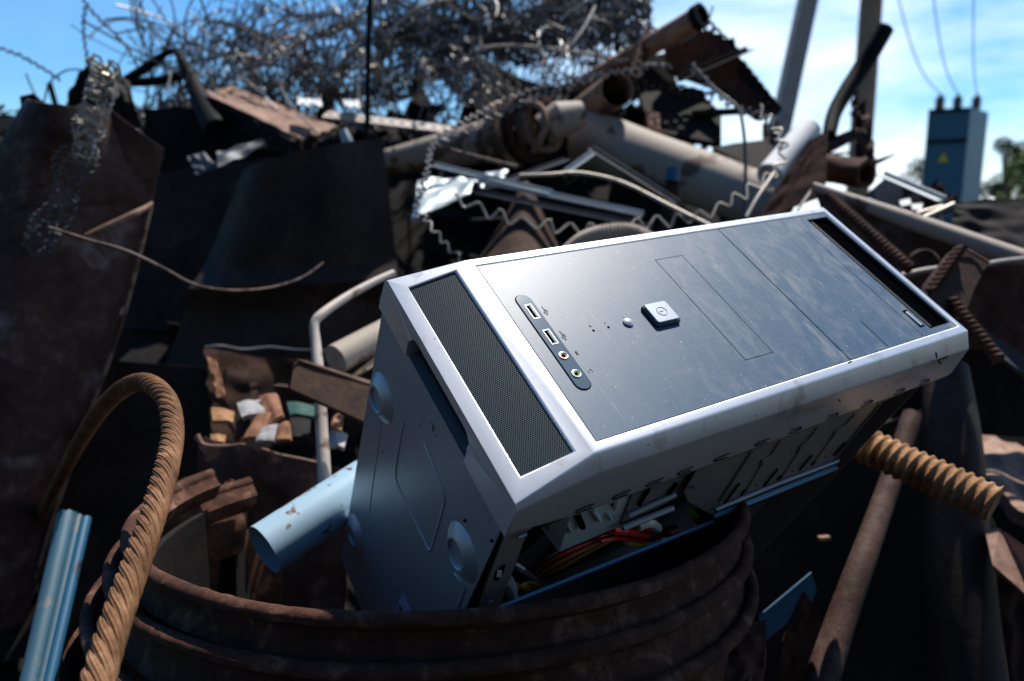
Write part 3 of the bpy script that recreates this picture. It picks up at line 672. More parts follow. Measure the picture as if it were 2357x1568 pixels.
# grey-blue pipe
H1('blue_pipe', (608, 1266, .70), (900, 1073, .80), 124, 'bluepipe', 'pale blue painted pipe with rust specks sticking out from behind the computer case', 'pipe', .05, .0, n=64)
# things inside and behind the drum at left
S1('scrap_column', [(352, 1185, .92), (428, 1120, .92), (440, 1420, .90), (345, 1400, .90)], 'rust', 'rough rust-flaked column beside the wire rope inside the drum', 'metal column', wob=.012, ws=8, jag=.03, sd=2)
sq = thing('square_post', 'dark square steel post with a torn rusty top inside the drum', 'steel post', D(485, 1420, .84))
part('post_body', plate([(432, 1165, .90), (537, 1120, .90), (548, 1440, .885), (440, 1440, .885)], .05), 'rustdark', sq)
part('torn_top', sheet([(428, 1145, .895), (536, 1103, .895), (541, 1125, .885), (432, 1178, .885)], 24, 4, .006, wob=.008, ws=10, jag=.05, sd=4), 'drum', sq)
S1('torn_strip', [(398, 1110, .93), (425, 1098, .93), (438, 1128, .92), (404, 1152, .92)], 'rust', 'little torn rusty strip end just right of the wire rope', 'scrap strip', jag=.08, sd=6, th=.008)
S1('torn_sheet', [(455, 1010, .995), (790, 1080, .985), (800, 1460, .96), (470, 1460, .96)], 'tank', 'dark torn steel sheet with a ragged lit upper lip in front of the orange scrap', 'steel sheet', wob=.008, ws=4, jag=.03, sd=11, th=.003)
T1('torn_lip', [(452, 1003, .99), (470, 1024, .99), (520, 1027, .99), (560, 1024, .985), (600, 1032, .98), (640, 1046, .975), (700, 1058, .97), (735, 1066, .965)], [16, 8, 7, 6, 7, 5], 'rustlight', 'curled lip along the torn dark sheet, its lit edge put into a pale rust colour', 'metal strip', 8)  # paler colour paints the lit edge of the torn sheet
bt = thing('cut_bin', 'cut-open dark tin with ragged rim holding orange rusty pieces', 'tin', D(600, 1020, 1.2))
part('bin_wall', sheet([(472, 800, 1.25), (800, 812, 1.28), (800, 1020, 1.25), (490, 1010, 1.22)], 40, 20, .003, wob=.01, ws=5, jag=.035, sd=13, bulge=-.09), 'rust', bt)
part('ragged_rim', tube(cat(arrp([(472, 800, 1.24), (510, 797, 1.25), (560, 805, 1.28), (620, 800, 1.3), (680, 806, 1.3), (740, 808, 1.29), (800, 814, 1.28)]), 6), px(7, 1.25) / 2, 8), 'galvdark', bt)
part('rust_streak', sheet([(476, 820, 1.225), (498, 830, 1.23), (520, 910, 1.20), (500, 915, 1.195)], 8, 12, .002, wob=.004, jag=.06, sd=3), 'copper', bt)
part('rust_streak', sheet([(575, 880, 1.29), (592, 880, 1.29), (590, 925, 1.26), (578, 925, 1.26)], 6, 8, .002, jag=.06, sd=4), 'rust', bt)
ors = [([(545, 928, 1.05), (600, 918, 1.05), (612, 950, 1.0), (556, 960, 1.0)], 'white', 'small pale grey plate piece on the orange scrap'),
       ([(596, 912, 1.04), (636, 905, 1.04), (650, 955, .99), (622, 975, .99)], 'copper', 'bright orange rusty plate with a bolt hole above the torn sheet'),
       ([(590, 955, 1.0), (625, 950, 1.0), (605, 1005, .97), (560, 1008, .97)], 'copper', 'narrow orange rusty bracket leaning on the torn lip'),
       ([(603, 985, .98), (640, 975, .98), (630, 1014, .96), (588, 1016, .96)], 'white', 'pale grey square scrap chip in front of the orange bracket'),
       ([(634, 980, .98), (665, 970, .98), (668, 1010, .96), (636, 1014, .96)], 'copper', 'small orange rusty chip beside the pale grey chip'),
       ([(765, 955, 1.0), (790, 953, 1.0), (786, 990, .97), (762, 985, .97)], 'copper', 'little orange rusty block just right of the bent tube'),
       ([(485, 936, 1.08), (540, 948, 1.08), (536, 972, 1.05), (490, 968, 1.05)], 'rustorange', 'rounded yellowish rust lump at the left of the cut tin'),
       ([(484, 1000, 1.02), (520, 1002, 1.02), (516, 1018, 1.0), (488, 1018, 1.0)], 'rustorange', 'small brown nugget lying by the curled lip'),
       ([(660, 925, 1.1), (730, 935, 1.1), (722, 958, 1.06), (668, 955, 1.06)], 'green', 'dark green painted offcut behind the bent tube'),
       ([(545, 968, 1.03), (575, 962, 1.03), (570, 1000, 1.0), (540, 1000, 1.0)], 'rustred', 'dark red rusty chip under the yellowish lump'),
       ([(760, 992, 1.0), (800, 1000, 1.0), (792, 1030, .97), (757, 1024, .97)], 'white', 'pale chip under the orange block by the bent tube'),
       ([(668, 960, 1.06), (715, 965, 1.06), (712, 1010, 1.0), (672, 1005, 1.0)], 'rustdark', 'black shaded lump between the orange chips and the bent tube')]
for i, (c, m, lb) in enumerate(ors): S1('scrap_chip', c, 'palegrey' if m == 'white' else m, lb, 'scrap piece', 'small pieces in the cut tin', wob=.003, ws=2, jag=.015, sd=20 + i, th=.006, nu=8, nv=8, bulge=.002)
T1('bent_tube', [(905, 628, 1.05), (862, 648, 1.02), (800, 682, .98), (742, 722, .94), (724, 746, .93), (727, 790, .92), (733, 860, .90), (739, 960, .88), (745, 1060, .86), (750, 1180, .84)], [17, 20, 22, 22, 26, 27, 30], 'palepipe', 'bent dusty tube with an elbow, left of the computer case', 'tube', 18)
an = thing('angle_iron', 'short dark pitted angle iron with a chipped edge, left of the computer case', 'angle iron', D(760, 960, .85))
part('web', plate([(677, 836, .86), (690, 830, .86), (880, 890, .88), (905, 1000, .85), (668, 894, .83)], .006), 'rust', an)
part('edge', plate([(682, 826, .855), (700, 829, .86), (890, 888, .88), (886, 896, .88)], .004), 'rustlight', an)
part('toe', plate([(627, 888, .85), (672, 893, .84), (672, 902, .84), (640, 900, .85)], .01), 'rust', an)
T1('pipe_stub', [(772, 828, 1.02), (900, 760, 1.1)], 66, 'beige', 'thick beige pipe stub hidden behind the lower left of the computer case', 'pipe', 24)
P1('flat_strip', [(800, 870, 1.0), (880, 810, 1.04), (884, 826, 1.04), (812, 876, 1.0)], 'beigerust', 'flat brown strip leaning under the thick pipe stub', 'metal strip', .006)
# ================================================================ RIGHT SIDE
def rebar(name, a, b, w, mat, label, pitch=15, w2=None, tilt=.35, rib=.16):
    p0, p1 = D(*a), D(*b); r0 = px(w, a[2]) / 2; r1 = px(w2 or w, b[2] if w2 else a[2]) / 2; L = (p1 - p0).length; pm = px(pitch, (a[2] + b[2]) / 2)
    n = int(L / pm * 8); ax = (p1 - p0).normalized(); u = ax.orthogonal().normalized(); w_ = ax.cross(u); K = 28; vs = []
    for i in range(n + 1):
        s = L * i / n; r = r0 + (r1 - r0) * i / n
        for k in range(K):
            a_ = 2 * math.pi * k / K; ph = (s + tilt * r * math.cos(a_)) / pm; ph += .16 * noise.noise(V((s * 14, 0, 7))); h = max(0, math.sin(2 * math.pi * ph)) ** .55 * (1 - .3 * abs(noise.noise(V((s * 40, a_ * 1.3, 3)))))
            q = r * (1 - rib + rib * h) * (1 + .02 * noise.noise(V((s * 60, a_, 0))))
            vs.append(p0 + ax * s + (u * math.cos(a_) + w_ * math.sin(a_)) * q)
    fs = [(i * K + k, i * K + (k + 1) % K, (i + 1) * K + (k + 1) % K, (i + 1) * K + k) for i in range(n) for k in range(K)] + [tuple(range(K - 1, -1, -1)), tuple(range(n * K, n * K + K))]
    return single(name, MB().add(vs, fs, True), mat, label, 'rebar')
rebar('ribbed_bar', (2290, 1162, .68), (1960, 1010, .77), 96, 'rustorange', 'thick orange-rusted ribbed bar end pointing right, beside the computer case', 20.5, None, .14, .15)
T1('slim_pipe', [(2100, 955, .92), (2040, 1135, .86), (1985, 1290, .80), (1935, 1430, .76), (1880, 1600, .72)], [48, 52, 58, 62, 68], 'tank', 'slim brown pipe slanting down to the bottom edge, right of the drum', 'pipe', 24)
T1('tall_pipe', [(2175, 850, 1.05), (2190, 1000, 1.0), (2200, 1200, .97), (2215, 1420, .93), (2235, 1620, .9)], [104, 128, 140, 150], 'darksheet', 'wide dark grey pipe hanging down behind the ribbed bar', 'pipe', 32)
S1('plank_plate', [(2120, 1010, 1.25), (2260, 1000, 1.3), (2460, 1050, 1.25), (2480, 1250, .9)], 'rustlight', 'broad pale rusty plate in sun at the right edge behind the ribbed bar', 'steel plate', wob=.015, ws=5, jag=.02, sd=30, th=.02)
P1('lower_plate', [(2268, 1225, .92), (2300, 1215, .92), (2420, 1300, .85), (2420, 1420, .85), (2285, 1300, .88)], 'rustlight', 'rough pale wedge-shaped plate below the ribbed bar tip at the right edge', 'steel plate', .02)
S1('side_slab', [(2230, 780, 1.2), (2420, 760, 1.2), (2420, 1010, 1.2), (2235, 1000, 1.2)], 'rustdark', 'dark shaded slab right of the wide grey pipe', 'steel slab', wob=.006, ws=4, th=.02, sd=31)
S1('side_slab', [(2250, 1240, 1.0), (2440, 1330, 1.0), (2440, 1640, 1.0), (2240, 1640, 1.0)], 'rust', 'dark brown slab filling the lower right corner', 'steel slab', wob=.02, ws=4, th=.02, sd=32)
P1('blue_offcut', [(1722, 1440, .84), (1868, 1318, .87), (1880, 1360, .88), (1862, 1396, .88), (1742, 1490, .86)], 'bluepaint', 'deep blue painted offcut in shade right of the drum', 'metal offcut', .0015)
S1('rusty_flap', [(1800, 1480, .87), (1850, 1360, .87), (1960, 1540, .88), (1780, 1640, .88)], 'rust', 'dark rusty torn flap under the blue offcut', 'steel sheet', wob=.003, jag=.02, sd=33)
T1('thin_rod', [(1890, 1515, .83), (1985, 1640, .8)], 6, 'wirerust', 'thin rusty rod by the slim pipe at the bottom edge', 'rod', 8)
S1('drum_scrap', [(1560, 1500, .60), (1766, 1425, .60), (1752, 1640, .56), (1560, 1640, .55)], 'drum', 'ragged rusty strip of sheet curling out at the lower right of the drum', 'scrap sheet', wob=.008, ws=6, jag=.03, sd=34, bulge=.01)
S1('shade_sheet', [(1480, 1180, 1.02), (2240, 900, 1.12), (2300, 1700, 1.05), (1480, 1700, .98)], 'rustdark', 'added black sheet standing in for the shade behind the slim brown pipe', 'steel sheet', wob=.004, sd=90)  # added dark sheet makes the deep shade of this gap
S1('shade_sheet', [(140, 820, 1.27), (520, 850, 1.27), (520, 1620, 1.25), (60, 1620, 1.25)], 'darksheet', 'added black sheet standing in for the shade low behind the wire rope loop', 'steel sheet', wob=.004, sd=92)  # added dark sheet hides lit rubble, reads as shade
S1('shade_sheet', [(350, 400, 1.9), (640, 360, 1.95), (430, 1500, 1.8), (120, 1500, 1.75)], 'darksheet', 'narrow added black sheet standing in for the shade between the tank shell and the large smooth sheet', 'steel sheet', wob=.006, sd=91)  # added dark sheet in place of the shade beside the tank
P1('bright_chip', [(1888, 1238, 1.0), (1912, 1236, 1.0), (1914, 1243, 1.0), (1890, 1246, 1.0)], 'rustlight', 'tiny sunlit chip in the dark gap under the computer case', 'scrap piece', .01)
# trough with a long bright edge, upper right
tr = thing('steel_trough', 'long open steel trough with a bright dusty rolled edge running to the right edge', 'trough', D(2100, 700, 1.2))
part('rolled_edge', tube(arrp([(1872, 428, 1.42), (2100, 510, 1.3), (2480, 640, 1.12)]), [px(18, 1.4) / 2, px(40, 1.3) / 2, px(46, 1.12) / 2], 20), 'beige', tr)
part('trough_wall', sheet([(1872, 428, 1.44), (2480, 640, 1.14), (2480, 900, 1.16), (1960, 700, 1.42)], 30, 16, .005, bulge=0, wob=.003, sd=40), 'tank', tr)
part('end_edge', tube(arrp([(1874, 430, 1.43), (1835, 486, 1.38), (1810, 520, 1.36)]), px(7, 1.4) / 2, 8), 'wirelight', tr)
rebar('threaded_rod', (1905, 448, 1.22), (2095, 618, 1.08), 24, 'rustred', 'dark ribbed rod lying along the far top corner of the computer case', 13, 30, .3, .22)
rebar('threaded_rod', (2190, 690, .98), (2300, 830, .92), 30, 'rustred', 'short ribbed rod going down right of the case, below the toothed plate', 14, 34, .3, .22)
tp = thing('toothed_plate', 'square-ended rusty plate with a toothed left edge, right of the case corner', 'steel plate', D(2180, 700, 1.0))
part('plate_body', plate([(2205, 568, 1.05), (2274, 605, 1.05), (2245, 660, 1.02), (2215, 740, .98), (2140, 700, .96), (2150, 640, 1.0)], .02), 'rust', tp)
ax0, ax1 = D(2208, 572, 1.03), D(2140, 672, .97)
for k in range(9):
    p = ax0.lerp(ax1, k / 8.6); q = p + (ax1 - ax0).normalized() * .0001; mb = MB(); nrm = (ax1 - ax0).cross(FW).normalized()
    tube([p - FW * .012 + nrm * .001, p + FW * .012 + nrm * .001], .0042, 8, True, mb); part('tooth', mb, 'rustred', tp)
part('top_edge', tube(arrp([(2207, 567, 1.04), (2240, 584, 1.045), (2276, 604, 1.04)]), px(8, 1.04) / 2, 8), 'rustlight', tp)
T1('pale_rod', [(2075, 634, 1.12), (2130, 622, 1.12), (2200, 612, 1.13)], 12, 'wirelight', 'short pale rod between the ribbed rod and the toothed plate', 'rod', 10)
T1('pale_rod', [(2270, 608, 1.10), (2320, 600, 1.11), (2420, 590, 1.13)], 11, 'wirelight', 'pale rod running to the right edge from the toothed plate', 'rod', 10)
T1('iron_ring', [(2092, 612, 1.15), (2098, 590, 1.15), (2120, 578, 1.16), (2145, 582, 1.16), (2160, 600, 1.15), (2158, 622, 1.15)], 9, 'rust', 'small curved iron ring piece behind the ribbed rod', 'ring', 10)
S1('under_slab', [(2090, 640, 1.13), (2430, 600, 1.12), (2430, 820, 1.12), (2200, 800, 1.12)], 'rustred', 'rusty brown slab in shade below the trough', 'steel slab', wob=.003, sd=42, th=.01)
P1('knife_strip', [(2240, 740, 1.0), (2420, 860, .95), (2420, 905, .95), (2260, 790, .98)], 'galvdark', 'dark flat strip at right below the toothed plate', 'metal strip', .01)
# ================================================================ MIDDLE BACKGROUND
bgp = thing('large_pipe', 'large dusty beige pipe lying diagonally behind the computer case with a sunlit top', 'pipe', D(1560, 400, 1.9))
part('pipe_body', hollow(D(1352, 322, 2.15), D(1800, 478, 1.75), px(132, 2.15) / 2, .06, 48, dent=.03, r2=px(124, 1.75) / 2), 'beige', bgp)
part('pipe_end', hollow(D(1330, 312, 2.18), D(1362, 325, 2.14), px(112, 2.15) / 2, .5, 32, dent=.1), 'rustdark', bgp)
H1('pipe_mouth', (1420, 206, 2.0), (1330, 268, 2.35), 82, 'beigerust', 'short open pipe with a black round mouth pointing up at the camera', 'pipe', .10, .0)
lp2 = thing('left_pipe', 'long beige pipe ending in a rusty coupling, lying left of the large pipe', 'pipe', D(1000, 360, 2.1))
part('pipe_body', hollow(D(840, 385, 2.2), D(1160, 318, 2.05), px(50, 2.2) / 2, .1, 36, r2=px(104, 2.05) / 2), 'beige', lp2)
for i, (x, y, w_, t, m) in enumerate([(1160, 312, 150, 30, 'beigerust'), (1196, 303, 158, 26, 'rust'), (1232, 292, 128, 22, 'beigerust')]):
    part('coupling_ring', hollow(D(x, y, 2.03), D(x + t, y - t * .25, 2.0), px(w_, 2.03) / 2, .25, 40, dent=.06, sd=i), m, lp2)
part('coupling_knob', tube(arrp([(1250, 300, 1.98), (1290, 275, 1.97), (1340, 262, 1.98)]), [px(70, 1.98) / 2, px(84, 1.98) / 2, px(58, 1.98) / 2], 24), 'beige', lp2)
T1('pipe_clamp', [(1185, 245, 2.0), (1215, 238, 1.95), (1245, 248, 1.93), (1255, 285, 1.92), (1240, 330, 1.93), (1228, 350, 1.95)], 16, 'rustlight', 'curved rusty clamp hooked over the coupling', 'clamp', 12)
# zigzag crimped wire loops
def C1(pts, period, amp, w, mat, label, sd=0, group='crimped zigzag wires'):
    P = cat(arrp(pts), 10); d0 = pts[0][2]
    return single('crimped_wire', crimp(P, px(period, d0), px(amp, d0), px(w, d0) / 2, sd=sd), mat, label, 'wire', group)
C1([(1062, 600, 1.25), (1022, 560, 1.26), (995, 525, 1.27), (968, 490, 1.3)], 34, 6, 6, 'wire', 'zigzag wire hanging down to the top left corner of the computer case', 1)
C1([(960, 480, 1.3), (968, 440, 1.32), (982, 400, 1.35), (990, 350, 1.4), (1015, 312, 1.45), (1070, 280, 1.5), (1130, 248, 1.55), (1200, 215, 1.6), (1290, 188, 1.65), (1380, 170, 1.7)], 27, 6, 6.5, 'wire', 'zigzag wire curving up over the left pipe towards the pipe mouth', 2)
C1([(1020, 325, 1.5), (1075, 302, 1.52), (1150, 262, 1.57), (1240, 222, 1.62), (1330, 190, 1.68), (1450, 160, 1.75), (1545, 150, 1.8)], 27, 6, 5, 'wire', 'second zigzag wire running beside the first above the coupling', 3)
C1([(1050, 458, 1.25), (1105, 478, 1.25), (1160, 500, 1.25), (1230, 516, 1.25), (1300, 524, 1.26), (1380, 530, 1.27), (1450, 520, 1.28), (1540, 508, 1.3), (1620, 492, 1.3), (1690, 458, 1.32), (1740, 425, 1.34), (1790, 392, 1.36), (1806, 350, 1.38), (1790, 300, 1.42), (1745, 255, 1.47)], 54, 12, 6.5, 'wirelight', 'long zigzag wire sagging in front of the large pipe right behind the case', 4)
C1([(1590, 150, 1.6), (1640, 205, 1.58), (1690, 245, 1.55), (1740, 262, 1.5), (1775, 290, 1.48), (1800, 340, 1.45)], 24, 7, 6, 'wire', 'dark zigzag wire climbing to the upper right past the leaning post', 5)
T1('steel_rod', [(1592, 148, 1.55), (1640, 200, 1.53), (1695, 245, 1.5), (1710, 290, 1.48), (1716, 380, 1.46), (1714, 510, 1.44)], 7.5, 'galvdark', 'thin grey rod bent over and dropping straight behind the case', 'rod', 8)
T1('pale_strip', [(1718, 500, 1.3), (1745, 452, 1.32), (1782, 398, 1.35)], 9, 'wirelight', 'short pale straight rod leaning over the zigzag wire', 'rod', 8)
T1('curved_rod', [(1196, 404, 1.35), (1260, 402, 1.35), (1330, 398, 1.36), (1400, 410, 1.36), (1455, 430, 1.35), (1530, 468, 1.32), (1635, 520, 1.28)], 9, 'wirelight', 'long pale gently curved rod above the zigzag wire', 'rod', 10)
T1('thin_rod', [(1010, 338, 1.5), (1100, 362, 1.5), (1190, 384, 1.5)], 8, 'wirerust', 'thin brown rod crossing in front of the left pipe', 'rod', 8)
# bluish steel sections
def B1(name, a, b, w, h, mat, label, cat_='steel section', t=.15, up=V((0, 0, 1)), U=False):
    d0 = a[2]; ww, hh = px(w, d0), px(h, d0)
    return single(name, beam(D(*a), D(*b), Up(ww, hh, ww * t) if U else Lp(ww, -hh, ww * t * .5) if False else Lp(ww, hh, ww * t), up), mat, label, cat_)
B1('steel_section', (1000, 385, 1.6), (1270, 450, 1.5), 26, 12, 'galv', 'upper bluish steel section with a bright edge, left of the curved rod')
B1('steel_section', (1090, 418, 1.55), (1480, 500, 1.45), 30, 14, 'galv', 'long bluish steel section in the middle of the dark gap')
B1('steel_section', (1060, 440, 1.5), (1500, 528, 1.4), 22, 12, 'galvdark', 'lower dark steel section above the zigzag wire')
B1('steel_section', (1110, 440, 1.6), (1300, 372, 1.7), 26, 10, 'galvdark', 'dark steel section rising to the right under the coupling')
B1('steel_section', (1300, 400, 1.6), (1370, 350, 1.65), 16, 10, 'galv', 'short pale steel section end below the coupling')
B1('steel_section', (1360, 345, 1.62), (1560, 470, 1.5), 14, 10, 'galvdark', 'narrow dark section sloping down in front of the large pipe')
S1('crumpled_sheet', [(962, 415, 1.45), (1100, 405, 1.5), (1075, 455, 1.4), (948, 505, 1.32)], 'foil', 'bright crumpled silver sheet at the left end of the steel sections', 'metal sheet', wob=.014, ws=2.5, jag=.03, sd=50)
S1('crumpled_sheet', [(1090, 400, 1.6), (1170, 392, 1.6), (1150, 425, 1.55), (1100, 430, 1.55)], 'galv', 'small crumpled grey sheet between the steel sections', 'metal sheet', wob=.012, ws=3, jag=.03, sd=51)
# corrugated hose
P = cat(arrp([(1310, 580, 1.25), (1345, 552, 1.22), (1395, 536, 1.2), (1450, 534, 1.2), (1500, 556, 1.2)]), 40)
hs = single('corrugated_hose', sweep(MB(), P, lambda i: [(math.cos(a) * px(38, 1.2) / 2 * (1 + .10 * math.sin(i * 1.15)), math.sin(a) * px(38, 1.2) / 2 * (1 + .10 * math.sin(i * 1.15))) for a in [2 * math.pi * k / 20 for k in range(20)]]), 'beige', 'grey ribbed hose peeping out behind the far edge of the computer case', 'hose')
T1('bolt_post', [(1530, 560, 1.6), (1540, 480, 1.6), (1550, 412, 1.6)], 34, 'rust', 'dark rusty upright stub in front of the large pipe', 'post', 14)
T1('round_knob', [(1546, 418, 1.58), (1551, 388, 1.58)], 32, 'bluepaint', 'dark blue knob on top of the rusty upright stub', 'knob', 14)
S1('rusty_cone', [(1180, 470, 1.6), (1240, 470, 1.6), (1330, 660, 1.4), (1060, 660, 1.4)], 'rust', 'faint rusty cone-shaped sheet in shade behind the zigzag wire', 'steel sheet', bulge=.06, sd=53)
def punched(a, b, w, n, mat, label, hole=.35, wav=0.0, nm='punched_strip', nrm=None):
    """long strip with a row of round holes (real openings)"""
    p0, p1 = D(*a), D(*b); ax = (p1 - p0).normalized(); nr = (CAM - p0) if nrm is None else nrm; nr = (nr - ax * nr.dot(ax)).normalized(); s = ax.cross(nr)
    ww = px(w, a[2]) / 2; L = (p1 - p0).length; cell = L / n; mb = MB(); K = 12
    for i in range(n):
        c = p0 + ax * (cell * (i + .5)); rad = min(ww, cell / 2) * hole * 2 * .9
        o = []; 
        for k in range(K):
            an = 2 * math.pi * k / K; dx, dy = math.cos(an), math.sin(an); sca = min((cell / 2) / max(1e-6, abs(dx)), ww / max(1e-6, abs(dy)))
            o.append((dx * sca, dy * sca, dx * rad, dy * rad))
        vs = [c + ax * q[0] + s * q[1] for q in o] + [c + ax * q[2] + s * q[3] for q in o] + [c + ax * q[0] + s * q[1] - nr * .006 for q in o] + [c + ax * q[2] + s * q[3] - nr * .006 for q in o]
        fs = []
        for k in range(K):
            k2 = (k + 1) % K; fs += [(k, k2, K + k2, K + k), (2 * K + k2, 2 * K + k, 3 * K + k, 3 * K + k2), (K + k, K + k2, 3 * K + k2, 3 * K + k), (2 * K + k, 2 * K + k2, k2, k)]
        mb.add(vs, fs, False)
    return single(nm, mb, mat, label, 'perforated strip')
# left of centre upper
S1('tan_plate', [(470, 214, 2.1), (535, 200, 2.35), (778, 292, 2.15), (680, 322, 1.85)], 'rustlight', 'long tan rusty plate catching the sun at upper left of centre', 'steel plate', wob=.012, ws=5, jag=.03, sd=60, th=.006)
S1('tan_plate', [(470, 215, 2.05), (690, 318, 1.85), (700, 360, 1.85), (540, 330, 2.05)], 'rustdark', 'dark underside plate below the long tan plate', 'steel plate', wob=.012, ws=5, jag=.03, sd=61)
punched((748, 262, 2.0), (1035, 297, 1.95), 40, 12, 'palepipe', 'dusty slotted angle bar pointing right above the left pipe', .26, 0, 'slotted_angle', (UP * 1.0 - FW * .75))
S1('bright_clip', [(684, 226, 2.04), (738, 229, 2.04), (742, 243, 1.92), (686, 240, 1.92)], 'white', 'small bright white sheet fragment beside the vertical bar', 'sheet fragment', wob=.01, sd=62, jag=.03)
S1('bright_clip', [(790, 230, 2.06), (826, 232, 2.06), (830, 248, 1.95), (792, 245, 1.95)], 'white', 'second bright white fragment right of the vertical bar', 'sheet fragment', wob=.01, sd=63, jag=.03)
T1('shackle', [(790, 300, 1.8), (800, 330, 1.8), (797, 360, 1.8)], [20, 26, 16], 'galv', 'small shiny shackle dangling under the slotted angle bar', 'shackle', 12)
T1('rust_tip', [(800, 352, 1.8), (806, 385, 1.8)], 16, 'copper', 'orange rusty tip below the shiny shackle', 'scrap piece', 10)
T1('vertical_bar', [(852, -20, 1.7), (848, 120, 1.7), (846, 250, 1.7), (843, 360, 1.7)], 13, 'black', 'thin dark upright bar crossing the mesh at upper left of centre', 'bar', 8)
T1('black_band', [(260, 200, 2.2), (330, 160, 2.2), (395, 118, 2.2), (425, 150, 2.15), (455, 215, 2.1), (500, 300, 2.0)], [16, 22, 14, 26, 40, 56], 'black', 'black bent band arching against the sky at upper left', 'metal band', 12)
T1('black_band', [(300, 190, 2.3), (370, 185, 2.3), (440, 165, 2.3)], 22, 'black', 'short black cross band under the arched band', 'metal band', 10)
S1('black_hump', [(150, 255, 1.8), (225, 140, 1.8), (300, 190, 1.85), (330, 300, 1.8)], 'rustdark', 'black rounded hump between the tank shell and the arched band', 'steel sheet', bulge=.04, jag=.03, sd=64, wob=.02)
S1('crumpled_strip', [(432, 360, 1.7), (470, 350, 1.7), (500, 385, 1.65), (450, 400, 1.65)], 'galvdark', 'small crumpled grey strip in the dark hollow at left', 'sheet fragment', wob=.012, ws=3, sd=65, jag=.06)
S1('crumpled_strip', [(500, 348, 1.72), (605, 322, 1.76), (612, 334, 1.74), (500, 384, 1.66)], 'galvdark', 'long crumpled grey strip rising right above the dark sheet', 'sheet fragment', wob=.012, ws=3, sd=66, jag=.05)
S1('dark_block', [(330, 250, 2.2), (620, 240, 2.2), (700, 420, 2.2), (340, 560, 2.15)], 'rustdark', 'dark lumpy plate in the hollow above the large dark sheet', 'steel sheet', wob=.01, ws=3, sd=67, jag=.03)
# dish and hoops
dp = thing('dented_dish', 'dark round dish with a thin pale rim, high in the middle of the heap', 'dish', D(1280, 200, 2.3))
part('dish_body', sheet([(1090, 118, 2.4), (1480, 128, 2.45), (1420, 230, 2.25), (1080, 235, 2.25)], 30, 14, .005, bulge=-.12, wob=.02, sd=70), 'rustdark', dp)
part('dish_rim', tube(cat(arrp([(1075, 135, 2.36), (1110, 112, 2.38), (1180, 106, 2.4), (1270, 113, 2.42), (1370, 128, 2.44), (1450, 146, 2.44), (1540, 150, 2.42), (1620, 132, 2.4)]), 8), px(8, 2.4) / 2, 8), 'wirelight', dp)
T1('pale_hoop', [(895, 82, 2.3), (915, 55, 2.3), (955, 22, 2.3), (1000, 5, 2.32), (1060, -5, 2.34)], 9, 'wirelight', 'pale curved hoop in the mesh at the top edge', 'hoop', 8)
# old beam with round end + punched truss plates
ob = thing('old_beam', 'dusty orange-brown beam with a round black end sticking up into the sky', 'beam', D(1400, 160, 2.2))
part('beam_body', hollow(D(1610, 38, 2.15), D(1330, 205, 2.5), px(50, 2.15) / 2, .2, 24, dent=.08), 'rustlight', ob)
part('end_cap', hollow(D(1617, 34, 2.14), D(1600, 44, 2.16), px(58, 2.15) / 2, .3, 24), 'black', ob)
P1('truss_plate', [(1530, 100, 2.3), (1585, 62, 2.3), (1660, 80, 2.3), (1800, 250, 2.3), (1745, 275, 2.3), (1640, 200, 2.3), (1540, 165, 2.3)], 'rustred', 'wide dark brown plate sloping down right from the old beam', 'steel plate', .02)
P1('truss_plate', [(1655, 100, 2.35), (1690, 85, 2.35), (1702, 150, 2.3), (1770, 215, 2.3), (1785, 240, 2.3), (1720, 200, 2.3)], 'rust', 'ragged dark plate with a pointed top against the sky', 'steel plate', .015)
punched((1625, 55, 2.35), (1700, 130, 2.3), 24, 5, 'rustdark', 'short perforated strip right under the round beam end')
punched((1700, 145, 2.3), (1790, 260, 2.2), 26, 7, 'rustdark', 'perforated strip along the outer edge of the sloping plate')
punched((1400, 165, 2.3), (1640, 228, 2.2), 26, 12, 'rustdark', 'perforated strip crossing above the large pipe')
punched((1460, 175, 2.2), (1500, 60, 2.3), 30, 7, 'rust', 'upright perforated strip beside the open gap of sky')
P1('dark_gusset', [(1400, 150, 2.45), (1540, 120, 2.45), (1560, 200, 2.4), (1400, 235, 2.4)], 'rustdark', 'dark plate between the old beam and the round pipe mouth', 'steel plate', .02)
P1('dark_gusset', [(1470, 215, 2.3), (1600, 200, 2.3), (1660, 260, 2.2), (1660, 330, 2.1), (1500, 300, 2.2)], 'rustdark', 'dark gusset plate above the large pipe', 'steel plate', .02)
P1('dark_gusset', [(1690, 330, 2.0), (1760, 322, 2.0), (1790, 350, 1.95), (1770, 400, 1.9), (1640, 340, 2.0)], 'rustdark', 'low black gusset in front of the leaning post foot', 'steel plate', .02)
B1('tie_bar', (1700, 262, 2.1), (1590, 268, 2.2), 22, 14, 'rustdark', 'horizontal dark tie bar below the window of sky', 'bar')
B1('tie_bar', (1560, 190, 2.2), (1720, 120, 2.3), 22, 14, 'rustdark', 'dark tie bar rising to the right behind the sloping plate', 'bar')
S1('blue_scrap', [(1755, 285, 2.2), (1790, 280, 2.2), (1790, 340, 2.1), (1755, 345, 2.1)], 'rustdark', 'small dark piece at the foot of the leaning post', 'scrap piece', sd=72, wob=.02)
S1('pink_chip', [(1490, 255, 2.1), (1520, 262, 2.1), (1520, 300, 2.05), (1494, 296, 2.05)], 'rustlight', 'small pinkish chip on top of the large pipe', 'scrap piece', wob=.01, sd=73, jag=.05, th=.01)
